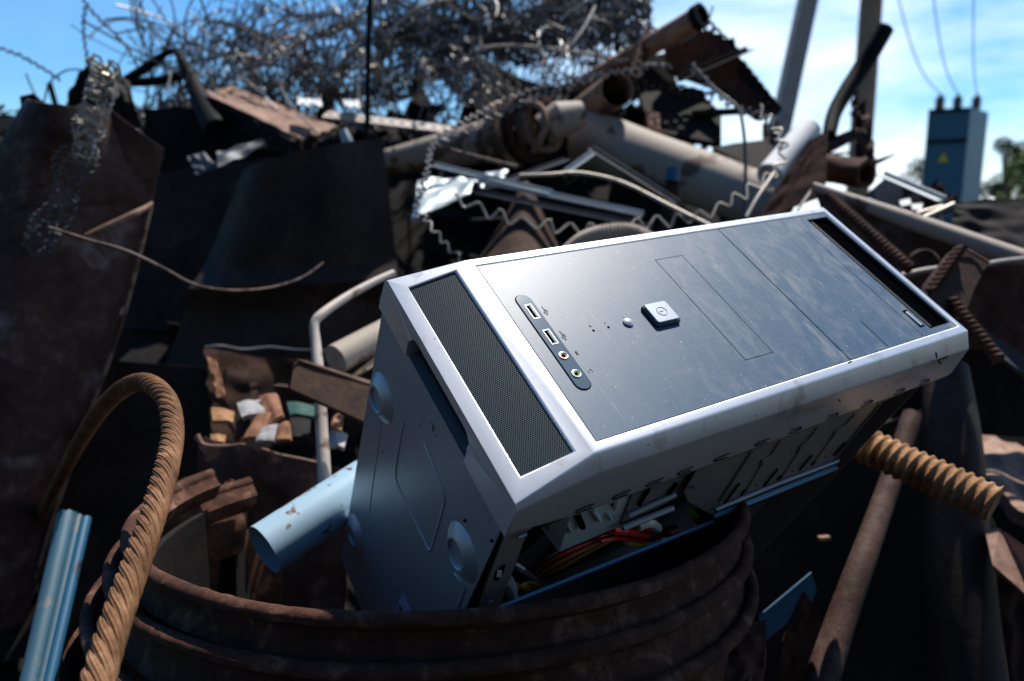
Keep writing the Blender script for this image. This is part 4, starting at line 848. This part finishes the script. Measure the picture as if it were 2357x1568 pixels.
# right middle
H1('white_pipe', (1860, 300, 1.75), (1772, 405, 1.65), 60, 'white', 'short white pipe in bright sun leaning up right', 'pipe', .15, .02)
P1('pipe_collar', [(1848, 285, 1.8), (1868, 275, 1.8), (1884, 290, 1.8), (1866, 330, 1.75), (1845, 320, 1.75)], 'rust', 'brown collar on the upper end of the white pipe', 'collar', .03)
S1('brown_plate', [(1860, 325, 1.66), (1906, 300, 1.68), (1900, 450, 1.62), (1740, 510, 1.58)], 'rustred', 'red-brown rusty plate below the white pipe', 'steel plate', wob=.002, sd=74, jag=.005)
H1('rusty_flange', (1995, 400, 1.7), (1905, 388, 1.8), 66, 'rustred', 'rusty flanged pipe end at right above the trough', 'pipe', .35, .12)
T1('black_pipe', [(2036, 66, 2.1), (2010, 112, 2.1), (1978, 165, 2.1), (1945, 215, 2.08), (1920, 262, 2.05), (1908, 312, 2.0)], [42, 42, 38, 34, 30], 'black', 'black bent pipe standing up against the wooden pole', 'pipe', 20)
P1('cross_strut', [(1900, 322, 2.0), (1985, 288, 2.1), (1986, 312, 2.1), (1925, 345, 2.0), (1900, 350, 2.0)], 'rust', 'short brown strut joining the black pipe to the pole', 'strut', .03)
S1('peeling_strip', [(1960, 225, 2.0), (1990, 240, 2.0), (2020, 370, 1.9), (1972, 370, 1.9)], 'tank', 'twisted peeling strip hanging in front of the wooden pole', 'metal strip', wob=.04, ws=4, jag=.05, sd=75)
B1('cross_rod', (1905, 358, 2.1), (1960, 354, 2.1), 8, 5, 'galvdark', 'small bluish rod left of the wooden pole', 'rod')
T1('spike', [(2000, 378, 1.8), (2030, 368, 1.8), (2060, 355, 1.8)], [14, 10, 3], 'rust', 'thin rusty spike pointing right beside the pole', 'spike', 8)
B1('grey_channel', (2035, 405, 1.9), (2175, 465, 1.7), 20, 12, 'galv', 'grey channel edge running down right below the kiosk', 'channel')
S1('grey_sheet', [(2035, 412, 1.80), (2172, 466, 1.80), (2130, 510, 1.78), (1990, 450, 1.78)], 'galvdark', 'dark grey panel under the grey channel', 'steel sheet', sd=76)
S1('bright_clip', [(2070, 462, 1.6), (2094, 456, 1.6), (2098, 470, 1.58), (2074, 474, 1.58)], 'white', 'left of two small bright flakes above the trough edge', 'sheet fragment', jag=.06, sd=77)
S1('bright_clip', [(2098, 470, 1.6), (2124, 468, 1.6), (2122, 482, 1.58), (2100, 482, 1.58)], 'white', 'right of two small bright flakes above the trough edge', 'sheet fragment', jag=.06, sd=78)
T1('flat_rod', [(2110, 492, 1.55), (2170, 476, 1.55)], 10, 'wirelight', 'upper of two pale rods above the trough', 'rod', 8)
T1('flat_rod', [(2120, 505, 1.5), (2196, 470, 1.5)], 12, 'wirelight', 'lower of two pale rods above the trough', 'rod', 8)
S1('rust_lump', [(2125, 430, 1.8), (2160, 425, 1.8), (2200, 470, 1.75), (2140, 460, 1.75)], 'rustred', 'dark red rusty lump in front of the kiosk foot', 'scrap piece', wob=.03, sd=79, th=.03)
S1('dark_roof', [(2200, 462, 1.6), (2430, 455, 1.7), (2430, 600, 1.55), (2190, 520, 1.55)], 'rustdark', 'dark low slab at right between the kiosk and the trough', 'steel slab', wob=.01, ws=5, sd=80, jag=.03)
for i, (x, y) in enumerate([(2205, 470), (2262, 458), (2300, 466), (2342, 470)]):
    S1('bright_clip', [(x, y, 1.7), (x + 26, y - 4, 1.7), (x + 28, y + 8, 1.68), (x + 2, y + 10, 1.68)], 'white' if i % 2 == 0 else 'galv', ['bright flake at the left end of the low dark slab', 'second bright flake on the low dark slab', 'grey-white flake near the right end of the low dark slab', 'pale flake at the right edge on the low dark slab'][i], 'sheet fragment', jag=.05, sd=81 + i)
# ================================================================ WIRE MESH PILE ON TOP
def net(name, c, nu, nv, mat, label, amp=5, w=3.2, wob=.12, ws=3, sd=0, per=None, tear=.0):
    a, b, cc, d = [D(*p) for p in c]; nr = pnormal([a, b, cc, d]); rg = random.Random(sd); d0 = c[0][2]; mb = MB()
    def S(u, v):
        p = a * (1 - u) * (1 - v) + b * u * (1 - v) + cc * u * v + d * (1 - u) * v
        q = V((u * ws, v * ws, sd * 1.7))
        return p + nr * wob * noise.noise(q) + V((0, 0, 1)) * wob * .7 * noise.noise(q + V((9, 3, 1))) + RT * wob * .6 * noise.noise(q + V((2, 7, 5)))
    A = px(amp, d0); R = px(w, d0) / 2
    def run(fn, cnt, m):
        t = rg.uniform(0, tear); t2 = 1 - rg.uniform(0, tear); out = []
        for k in range(m * 2 + 1):
            s = t + (t2 - t) * k / (m * 2); out.append(fn(s) + nr * A * (1 if k % 2 else -1) * .9 + V((rg.uniform(-1, 1), 0, rg.uniform(-1, 1))) * A * .35)
        tube(out, R, 4, True, mb)
    for i in range(nu + 1): run(lambda s: S((i + .3 * math.sin(i * 5)) / nu, s), nu, nv)
    for j in range(nv + 1): run(lambda s: S(s, (j + .3 * math.sin(j * 3)) / nv), nv, nu)
    return single(name, mb, mat, label, 'wire mesh', 'crimped wire mesh sheets')
net('wire_mesh', [(640, -60, 3.0), (1500, -70, 3.1), (1450, 120, 2.8), (560, 140, 2.7)], 48, 15, 'wire', 'widest crumpled wire mesh sheet across the top edge of the heap', 5, 4.2, .22, 4, 1, tear=.06)
net('wire_mesh', [(760, 20, 2.8), (1440, 30, 2.9), (1380, 150, 2.6), (700, 220, 2.5)], 52, 16, 'wire', 'crumpled wire mesh layer lying just below the widest one', 5, 4.2, .2, 5, 2, tear=.08)
net('wire_mesh', [(880, 60, 2.6), (1480, 0, 2.8), (1490, 90, 2.6), (860, 150, 2.5)], 44, 8, 'galvdark', 'dark folded wire mesh roll in the upper middle', 6, 4.5, .14, 6, 3, tear=.05)
net('wire_mesh', [(560, 120, 2.6), (1050, 110, 2.7), (1010, 230, 2.4), (600, 250, 2.4)], 38, 12, 'wire', 'wire mesh sheet sagging above the slotted angle bar', 5, 4, .18, 5, 4, tear=.1)
net('wire_mesh', [(330, 130, 2.7), (660, 60, 2.8), (680, 230, 2.5), (300, 260, 2.4)], 26, 13, 'wire', 'loose torn wire mesh at upper left behind the black arched band', 5, 3.6, .25, 4, 5, tear=.15)
net('wire_mesh', [(1035, 128, 2.3), (1095, 120, 2.3), (1160, 245, 2.1), (1045, 235, 2.1)], 12, 12, 'wire', 'curled grey wire mesh strip left of the dented dish', 5, 4.5, .08, 3, 6)
net('wire_mesh', [(1380, -40, 2.7), (1500, -10, 2.7), (1500, 120, 2.6), (1440, 100, 2.6)], 10, 14, 'wire', 'end of the mesh roll beside the gap of bright sky', 6, 5, .1, 4, 7)
net('wire_mesh', [(930, -30, 2.7), (1440, -30, 2.8), (1470, 60, 2.6), (900, 80, 2.6)], 34, 6, 'wire', 'tightly packed dark mesh at the very top middle', 6, 4.5, .2, 7, 8, tear=.04)
# chain-like mesh ribbon hanging over the tank
net('mesh_ribbon', [(212, 132, 1.16), (272, 150, 1.16), (262, 225, 1.13), (196, 215, 1.13)], 5, 8, 'wirelight', 'bright woven mesh ribbon folded over the top of the tank shell', 5, 6.5, .02, 3, 10)
net('mesh_ribbon', [(196, 212, 1.13), (258, 222, 1.13), (215, 370, 1.12), (165, 350, 1.12)], 4, 11, 'wirelight', 'woven mesh ribbon hanging down the upper tank shell', 5, 6, .02, 3, 11)
net('mesh_ribbon', [(165, 345, 1.12), (215, 365, 1.12), (110, 590, 1.11), (50, 560, 1.11)], 4, 13, 'galvdark', 'dark lower end of the mesh ribbon trailing down the tank shell', 5, 4, .02, 3, 12)
# single wires sticking up into the sky
SK = [([(180, -20, 2.0), (215, 30, 2.0), (262, 75, 2.0), (300, 120, 2.0), (318, 160, 2.0)], 'wire curving down from the top left corner'),
      ([(-10, 108, 1.9), (40, 125, 1.9), (90, 152, 1.9), (140, 185, 1.9)], 'thin wire entering from the left edge towards the tank top'),
      ([(196, 12, 2.1), (192, 70, 2.1), (200, 130, 2.1), (205, 190, 2.1)], 'upright wire above the mesh ribbon'),
      ([(100, 240, 1.9), (115, 190, 1.9), (155, 162, 1.9), (200, 165, 1.9), (235, 190, 1.9)], 'small looped wire over the tank top'),
      ([(300, -10, 2.2), (305, 40, 2.2), (325, 90, 2.2), (340, 130, 2.2)], 'wire standing left of the arched band'),
      ([(316, -10, 2.2), (345, 60, 2.2), (385, 115, 2.2)], 'wire slanting into the peak of the arched band'),
      ([(390, -10, 2.2), (402, 40, 2.2), (392, 100, 2.2)], 'wire rising above the arched band peak'),
      ([(448, -10, 2.3), (430, 30, 2.3), (428, 80, 2.3), (440, 120, 2.3)], 'curved wire just right of the arched band'),
      ([(560, 90, 2.4), (590, 50, 2.4), (604, 15, 2.4), (620, 60, 2.4), (655, 130, 2.4)], 'wire with a peaked bend left of the mesh'),
      ([(350, 180, 2.3), (410, 60, 2.3), (520, 50, 2.4), (600, 90, 2.4)], 'long bowed wire over the loose mesh'),
      ([(60, 170, 2.0), (72, 200, 2.0), (90, 235, 2.0)], 'faint short wire above the hooked lug'),
      ([(500, 130, 2.4), (560, 120, 2.4), (660, 60, 2.5), (740, 40, 2.5)], 'thin wire leaning right into the mesh'),
      ([(1000, -20, 2.5), (1080, 40, 2.5), (1180, 30, 2.5), (1300, -10, 2.5)], 'bowed wire along the top of the mesh'),
      ([(640, 190, 2.2), (668, 240, 2.1), (700, 275, 2.05), (735, 310, 2.0)], 'thin wire lying across the tan plate')]
for i, (p, lb) in enumerate(SK):
    P = cat(arrp(p), 8); sz = px(5.5 if i in (0, 1, 2) else 4.2, p[0][2]) / 2
    mb = crimp(P, px(18, 2), px(2.4, 2), sz, sd=i) if i in (0, 1, 2, 5) else tube(P, sz, 6)
    single('loose_wire', mb, 'galvdark' if i % 3 else 'wirerust', lb, 'wire', 'loose wires sticking out of the heap')
# tangle: uncountable springs, wire ends and scraps between the mesh sheets
rg = random.Random(11); mb = MB()
def curl(x, y, d, size, wd, turns=None):
    p = D(x, y, d); k = rg.randint(5, 9); pts = [p]; dirv = V((rg.uniform(-1, 1), rg.uniform(-.6, .6), rg.uniform(-.5, .8))).normalized()
    bend = V((rg.uniform(-1, 1), rg.uniform(-1, 1), rg.uniform(-1, 1))) * .55
    for _ in range(k):
        pts.append(pts[-1] + dirv * size / k); dirv = (dirv + bend * rg.uniform(.4, 1.2)).normalized()
    tube(cat(pts, 3), wd, 4, True, mb)
for _ in range(310):
    x = rg.uniform(420, 1480); lo = 10 if x > 600 else 90; y = rg.uniform(lo, 235 if x < 1100 else 130)
    curl(x, y, rg.uniform(2.2, 3.1), rg.uniform(.08, .4), rg.uniform(.0016, .0045))
for _ in range(60):
    curl(rg.uniform(330, 700), rg.uniform(60, 230), rg.uniform(2.2, 2.8), rg.uniform(.06, .3), rg.uniform(.0015, .003))
single('wire_tangle', mb, 'wire', 'tangle of loose wires, springs and bent rods on top of the scrap heap', 'wire tangle', kind='stuff')
# dark coil springs as readable lumps in the tangle
for i, (x, y, d, r) in enumerate([(560, 80, 2.5, 20), (455, 130, 2.5, 16), (600, 22, 2.5, 12), (985, 195, 2.3, 18), (700, 160, 2.4, 22)]):
    c = D(x, y, d); q = px(r, d); pts = [c + V((math.cos(t) * q, math.sin(t) * q * .6, (t / 30 - .5) * q * 2.4)) for t in [k * .45 for k in range(66)]]
    single('coil_spring', tube(pts, q * .09, 6), 'wirerust', ['rusty coil spring standing in the loose mesh at upper left', 'small coil spring left of the loose mesh', 'tiny coil spring at the very top left of the mesh', 'coil spring above the slotted angle bar', 'largest coil spring above the tan plate'][i], 'coil spring', 'coil springs in the wire tangle')
# ---------------- base of the heap and rubble
def hz(x, y):
    s = lambda t: t * t * (3 - 2 * t)
    pts = [(-9, 0), (-6, 4.0), (-3.9, 3.3), (-2.2, .5), (-1.0, .15), (.35, .25), (.8, .62), (1.3, .95), (1.9, 1.32), (2.6, 1.82), (3.2, 2.0), (4.2, 1.9), (6, .9), (8, 0)]  # high rise behind the camera is added, unseen, to block sky light
    h = 0
    for (a, ha), (b, hb) in zip(pts, pts[1:]):
        if a <= y <= b: h = ha + (hb - ha) * s((y - a) / (b - a))
    fx = 1.0 if abs(x) < 2.2 + (2 if y < -1 else 0) else max(0, 1 - (abs(x) - 2.2 - (2 if y < -1 else 0)) / 3.2); 
    if x > .45: h *= 1 - .26 * s(min(1, (x - .45) / .75))
    return h * s(max(0, fx))
mb = MB(); vs = []; nx, ny = 170, 190
for j in range(ny + 1):
    for i in range(nx + 1):
        x = -8 + 16 * i / nx; y = -9.2 + 17.4 * j / ny; h = hz(x, y)
        k = .10 * noise.noise(V((x * 4, y * 4, 0))) + .07 * noise.noise(V((x * 11, y * 11, 3)))
        vs.append(V((x, y, h + (k - .04) * min(1, h * 2) + .004)))
mb.add(vs, [(j * (nx + 1) + i, j * (nx + 1) + i + 1, (j + 1) * (nx + 1) + i + 1, (j + 1) * (nx + 1) + i) for j in range(ny) for i in range(nx)], True)
o = single('scrap_heap', mb, 'soil', 'dark mound of earth and crushed metal under everything, with an added unseen rise behind the camera blocking light', 'scrap heap', kind='stuff')
mb = MB(); rg = random.Random(5)
for _ in range(900):
    x = rg.uniform(-2.4, 2.6); y = rg.uniform(.9, 4.2); h = hz(x, y)
    p = V((x, y, h + rg.uniform(-.02, .08))); e = Matrix.Rotation(rg.uniform(0, 6.28), 3, V((rg.uniform(-1, 1), rg.uniform(-1, 1), rg.uniform(-1, 1))).normalized())
    if rg.random() < .6:
        a, b = rg.uniform(.02, .12), rg.uniform(.02, .10); box(mb, (-a, -b, -.002), (a, b, .002), lambda q: p + e @ q)
    else:
        a = e @ V((rg.uniform(.05, .22), 0, 0)); tube([p - a, p + a * .3, p + a + V((0, 0, rg.uniform(-.03, .03)))], rg.uniform(.003, .012), 6, True, mb)
single('scrap_rubble', mb, 'rustdark', 'small dark scrap littering the heap between the larger pieces', 'rubble', kind='stuff')
# a ring of larger half buried sheets so the heap reads as scrap from the side as well
SH = [(-1.5, 2.2, 'rustdark'), (-.9, 2.5, 'rust'), (-.2, 2.7, 'rustdark'), (.5, 2.7, 'rustdark'), (1.2, 2.3, 'rust'), (1.75, 2.0, 'rustdark')]
for i, (x, y, m) in enumerate(SH):
    h = hz(x, y); p = V((x, y, h)); mb = MB(); e = Matrix.Rotation(.5 * i, 3, 'Z') @ Matrix.Rotation(.6 + .1 * i, 3, 'X'); K = 8; vs = []
    for j in range(K + 1):
        for k in range(K + 1):
            u = k / K - .5; v = j / K - .5; vs.append(p + e @ V((u * .5, v * .34, .03 * noise.noise(V((u * 4, v * 4, i))) + .05 * u * u)))
    fs = [(j * (K + 1) + k, j * (K + 1) + k + 1, (j + 1) * (K + 1) + k + 1, (j + 1) * (K + 1) + k) for j in range(K) for k in range(K)]
    N0 = len(vs); vs += [q - V((0, 0, .004)) for q in vs]; fs += [tuple(N0 + t for t in reversed(f)) for f in fs[:]]
    single('buried_sheet', mb.add(vs, fs, True), m, ['buried dark sheet furthest left in the heap', 'buried brown sheet behind the tan plate', 'buried dark sheet under the mesh sheets', 'buried dark sheet behind the large pipe', 'buried brown sheet near the leaning post', 'buried dark sheet furthest right in the heap'][i], 'steel sheet', 'sheets half buried in the heap')
# ================================================================ GROUND, POLES, KIOSK, TREES
mb = MB(); R0 = 900; mb.add([V((-R0, -R0, 0)), V((R0, -R0, 0)), V((R0, R0, 0)), V((-R0, R0, 0))], [(0, 1, 2, 3)], False)
g = link('ground', mesh('ground', mb, 'grassy')); g['kind'] = 'structure'
def upto(x, y0, y1, d, w0, w1, mat, name, label, cat_, bot=None, n=20):
    p1 = D(x, y1, d); 
    return p1
pt = D(2008, 0, 9.0)
M['wood'] = rust('weathered_pole', (.30, .20, .13), (.42, .30, .21), (.50, .38, .28), 5, .9, .004)
po = thing('utility_pole', 'tall weathered upright pole with small bolts, right of the leaning post', 'utility pole', V((pt.x, pt.y, 0)))
part('shaft', tube([V((pt.x, pt.y, 0)), V((pt.x - .02, pt.y, 7.5))], [.145, .12], 24), 'wood', po)
for zz, sd_ in ((3.15, -1), (2.28, 1), (2.9, -1), (3.9, 1)):
    part('bolt', tube([V((pt.x + sd_ * .10, pt.y - .05, zz)), V((pt.x + sd_ * .19, pt.y - .06, zz + .02))], .03, 8), 'rustdark', po)
la, lb = D(1788, 330, 8.6), D(1868, -40, 8.9); dr = (lb - la)
mb = MB(); beam(la - dr * .9, lb + dr * .8, [(-.10, -.10), (.10, -.10), (.10, .10), (-.10, .10)], FW, mb); 
lo = single('leaning_post', mb, 'concrete', 'square grey-brown post leaning right against the sky', 'post')
# kiosk
kd = 13.0; kl, kr2, ks = D(2133, 300, kd), D(2228, 300, kd - .3), D(2270, 300, kd + .3)
zt = [D(2133, 272, kd).z, D(2228, 250, kd - .3).z, D(2270, 258, kd + .3).z]; gz = 0.25
kt = thing('transformer_kiosk', 'tall blue-grey electrical transformer cabinet with a yellow warning sign, at far right', 'transformer cabinet', V((kr2.x, kr2.y, 0)))
back = kl + (ks - kr2)
mb = MB(); A3 = [V((q.x, q.y, gz)) for q in (kl, kr2, ks, back)]; ztop = (zt[1] + zt[2]) / 2
B3 = [V((q.x, q.y, ztop)) for q in (kl, kr2, ks, back)]
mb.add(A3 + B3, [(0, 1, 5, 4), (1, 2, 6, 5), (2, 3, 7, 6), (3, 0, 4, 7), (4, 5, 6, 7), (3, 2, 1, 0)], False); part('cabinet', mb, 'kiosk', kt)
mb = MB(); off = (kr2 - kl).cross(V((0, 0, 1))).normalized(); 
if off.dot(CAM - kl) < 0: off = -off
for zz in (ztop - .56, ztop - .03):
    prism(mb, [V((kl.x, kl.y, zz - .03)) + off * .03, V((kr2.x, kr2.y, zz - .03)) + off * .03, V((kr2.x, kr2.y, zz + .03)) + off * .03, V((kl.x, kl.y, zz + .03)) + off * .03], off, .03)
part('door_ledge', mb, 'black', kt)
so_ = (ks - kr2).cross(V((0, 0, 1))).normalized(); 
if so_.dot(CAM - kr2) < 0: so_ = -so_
mb = MB(); prism(mb, [V((kr2.x, kr2.y, gz)) + so_ * .01, V((ks.x, ks.y, gz)) + so_ * .01, V((ks.x, ks.y, ztop - .02)) + so_ * .01, V((kr2.x, kr2.y, ztop - .02)) + so_ * .01], so_, .008); part('side_panel', mb, 'kiosklit', kt)  # side face wears the lighter copy as its lit tone
mb = MB(); pa = D(2168, 356, kd - .1); rt_ = (kr2 - kl).normalized(); up_ = V((0, 0, 1)); c0 = kl.lerp(kr2, .47); c0.z = D(2176, 362, kd - .1).z
prism(mb, [c0 + off * .012 + rt_ * (-.085) + up_ * -.08, c0 + off * .012 + rt_ * .085 + up_ * -.08, c0 + off * .012 + up_ * .085], off, .008); part('warning_sign', mb, 'yellow', kt)
ins = []
for i, (x, y) in enumerate(((2160, 262), (2202, 246), (2246, 240))):
    b = D(x, y + 12, kd); b.z = ztop; mb = MB(); hh = .22
    for k in range(5):
        tube([b + V((0, 0, .02 + k * hh / 5)), b + V((0, 0, .045 + k * hh / 5)), b + V((0, 0, .06 + k * hh / 5))], [.085, .075, .04], 14, True, mb)
    tube([b, b + V((0, 0, hh + .06))], .03, 10, True, mb); part('insulator', mb, 'porcelain', kt); ins.append(b + V((0, 0, hh + .06)))
mb = MB(); box(mb, (kl.x - .1, kl.y - .2, 0), (ks.x + .1, ks.y + .6, gz)); part('plinth', mb, 'concrete', kt)
for i, (x, w_) in enumerate(((2085, 'left'), (2160, 'middle'), (2248, 'right'))):
    e = D(x - 30 + i * 12, -60, 11.5); pts = [ins[i].lerp(e, t / 12) - V((0, 0, .35 * math.sin(math.pi * t / 12))) for t in range(13)]
    single('power_line', tube(pts, .010, 6), 'black', w_ + ' one of three thin power lines rising from the transformer cabinet', 'power line', 'power lines above the cabinet')
def leafmat(n, a, b):
    m, nt, bs = newmat(n); oi = nt.nodes.new('ShaderNodeNewGeometry')
    nt.links.new(ramp(nt, oi.outputs['Random Per Island'], [(0, a), (1, b)]), bs.inputs['Base Color']); bs.inputs['Roughness'].default_value = .6
    bs.inputs['Transmission Weight'].default_value = 0; bs.inputs['Subsurface Weight'].default_value = 0; return m
M['leafd'] = leafmat('leaf_dark_green', (.02, .05, .02), (.06, .11, .03)); M['leafl'] = leafmat('leaf_yellow_green', (.06, .12, .01), (.14, .22, .02))
def tree(x, ytop, ybase, d, wpx, mat, label, sd, n=4200):
    rg = random.Random(sd); base = D(x, ybase, d); top = D(x, ytop, d); base.z = 0; H = top.z; Rr = px(wpx, d) / 2
    t = thing('tree', label, 'tree', base, 'trees beyond the heap'); tk_ = MB()
    tube([base, base + V((.05, 0, H * .5)), base + V((0, .1, H * .85))], [.16, .11, .03], 10, True, tk_)
    cl = []
    for k in range(16):
        a = rg.uniform(0, 6.28); h = rg.uniform(.3, .95); rr = Rr * rg.uniform(.2, .85) * math.sin(math.pi * min(.96, .25 + h * .7)) ** .6
        c = base + V((math.cos(a) * rr, math.sin(a) * rr, H * h)); cl.append((c, Rr * rg.uniform(.22, .45)))
        tube([base + V((0, 0, H * h * .6)), (base + V((0, 0, H * h * .6))).lerp(c, .6) + V((0, 0, .1)), c], [.05, .03, .01], 6, True, tk_)
    part('trunk', tk_, 'wood', t); mb = MB(); vs = []; fs = []
    for k in range(n):
        c, r = rg.choice(cl); dv = V((rg.gauss(0, 1), rg.gauss(0, 1), rg.gauss(0, .8))).normalized() * r * rg.random() ** .4; q = c + dv
        if q.z < .1: continue
        e = Matrix.Rotation(rg.uniform(0, 6.28), 3, V((rg.uniform(-1, 1), rg.uniform(-1, 1), rg.uniform(-1, 1))).normalized()); s = Rr * rg.uniform(.03, .065)
        o_ = len(vs); vs += [q + e @ V((-s, 0, 0)), q + e @ V((0, -s * .5, 0)), q + e @ V((s * 1.2, 0, 0)), q + e @ V((0, s * .5, 0))]; fs.append((o_, o_ + 1, o_ + 2, o_ + 3))
    mb.add(vs, fs, False); part('crown', mb, mat, t)
tree(2300, 305, 560, 19, 170, 'leafd', 'dark green tree just right of the transformer cabinet', 1)
tree(2385, 350, 560, 17, 230, 'leafl', 'bright yellow-green bush at the right edge behind the cabinet', 2)
tree(2115, 360, 560, 30, 130, 'leafd', 'small dark green tree left of the transformer cabinet', 3)
tree(2062, 398, 560, 34, 70, 'leafd', 'faint low tree between the pole and the small dark tree', 4)
tree(2420, 400, 560, 25, 150, 'leafd', 'dark tree half cut by the right edge', 5)
# ================================================================ LIGHT, SKY, CAMERA
vv = V((0.215, -0.943, 0.235)).normalized()
sunv = (RT * vv.x - UP * vv.y + FW * vv.z).normalized()
elev = math.asin(sunv.z); az = math.atan2(sunv.x, sunv.y)
sl_ = bpy.data.lights.new('sun', 'SUN'); sl_.energy = 5.0; sl_.angle = math.radians(.55); sl_.color = (1, .945, .87)
so2 = bpy.data.objects.new('sun', sl_); COL.objects.link(so2); so2.rotation_euler = (-sunv).to_track_quat('-Z', 'Y').to_euler(); so2.location = (0, 0, 20)
wd = bpy.data.worlds.new('World'); sc.world = wd; wd.use_nodes = True; nt = wd.node_tree; bg = nt.nodes['Background']
sky = nt.nodes.new('ShaderNodeTexSky'); sky.sky_type = 'NISHITA'; sky.sun_disc = False; sky.sun_elevation = elev; sky.sun_rotation = az
sky.air_density = 1.0; sky.dust_density = .3; sky.ozone_density = 3.0
tc = nt.nodes.new('ShaderNodeTexCoord')
mp = nt.nodes.new('ShaderNodeMapping'); mp.inputs['Scale'].default_value = (1, 1, 3.2); nt.links.new(tc.outputs['Generated'], mp.inputs[0])
n = nt.nodes.new('ShaderNodeTexNoise'); n.inputs['Scale'].default_value = 2.6; n.inputs['Detail'].default_value = 7; n.inputs['Roughness'].default_value = .55; nt.links.new(mp.outputs[0], n.inputs['Vector'])
k = ramp(nt, n.outputs['Fac'], [(.33, (0, 0, 0)), (.60, (1, 1, 1))])
sx = nt.nodes.new('ShaderNodeSeparateXYZ'); nt.links.new(tc.outputs['Generated'], sx.inputs[0])
mr = nt.nodes.new('ShaderNodeMapRange'); mr.inputs[1].default_value = -.05; mr.inputs[2].default_value = .30; mr.inputs[3].default_value = .08; mr.inputs[4].default_value = .95
nt.links.new(sx.outputs[0], mr.inputs[0])
q0 = nt.nodes.new('ShaderNodeMath'); q0.operation = 'MULTIPLY'; nt.links.new(k, q0.inputs[0]); nt.links.new(mr.outputs[0], q0.inputs[1])
mz = nt.nodes.new('ShaderNodeMapRange'); mz.inputs[1].default_value = .22; mz.inputs[2].default_value = .46; mz.inputs[3].default_value = 1; mz.inputs[4].default_value = .1; nt.links.new(sx.outputs[2], mz.inputs[0])
q = nt.nodes.new('ShaderNodeMath'); q.operation = 'MULTIPLY'; nt.links.new(q0.outputs[0], q.inputs[0]); nt.links.new(mz.outputs[0], q.inputs[1])
hs = nt.nodes.new('ShaderNodeHueSaturation'); hs.inputs['Saturation'].default_value = 1.36; nt.links.new(sky.outputs[0], hs.inputs['Color'])
mx = mixc(nt, q.outputs[0], hs.outputs[0], (9.6, 9.2, 9.5)); # clear sky is darkest away from the sun side and overhead
my = nt.nodes.new('ShaderNodeMapRange'); my.inputs[1].default_value = -.4; my.inputs[2].default_value = .85; my.inputs[3].default_value = .62; my.inputs[4].default_value = 1.38; nt.links.new(sx.outputs[1], my.inputs[0])
vm = nt.nodes.new('ShaderNodeVectorMath'); vm.operation = 'SCALE'; nt.links.new(mx, vm.inputs[0]); nt.links.new(my.outputs[0], vm.inputs['Scale'])
vt = nt.nodes.new('ShaderNodeVectorMath'); vt.operation = 'MULTIPLY'; vt.inputs[1].default_value = (.86, 1.01, 1.07); nt.links.new(vm.outputs[0], vt.inputs[0])
nt.links.new(vt.outputs[0], bg.inputs[0]); bg.inputs[1].default_value = .092
cd = bpy.data.cameras.new('camera'); co = bpy.data.objects.new('camera', cd); COL.objects.link(co); sc.camera = co
co.location = CAM; co.rotation_euler = (math.radians(90) - PITCH, 0, 0)
cd.sensor_width = 36; cd.lens = 36 * 1813.94 / 2560; cd.clip_start = .02; cd.clip_end = 3000
cd.dof.use_dof = True; cd.dof.focus_distance = .50; cd.dof.aperture_fstop = 5.2; cd.dof.aperture_blades = 7
sc.view_settings.view_transform = 'Standard'; sc.view_settings.look = 'None'; sc.view_settings.exposure = .28; sc.view_settings.gamma = 1
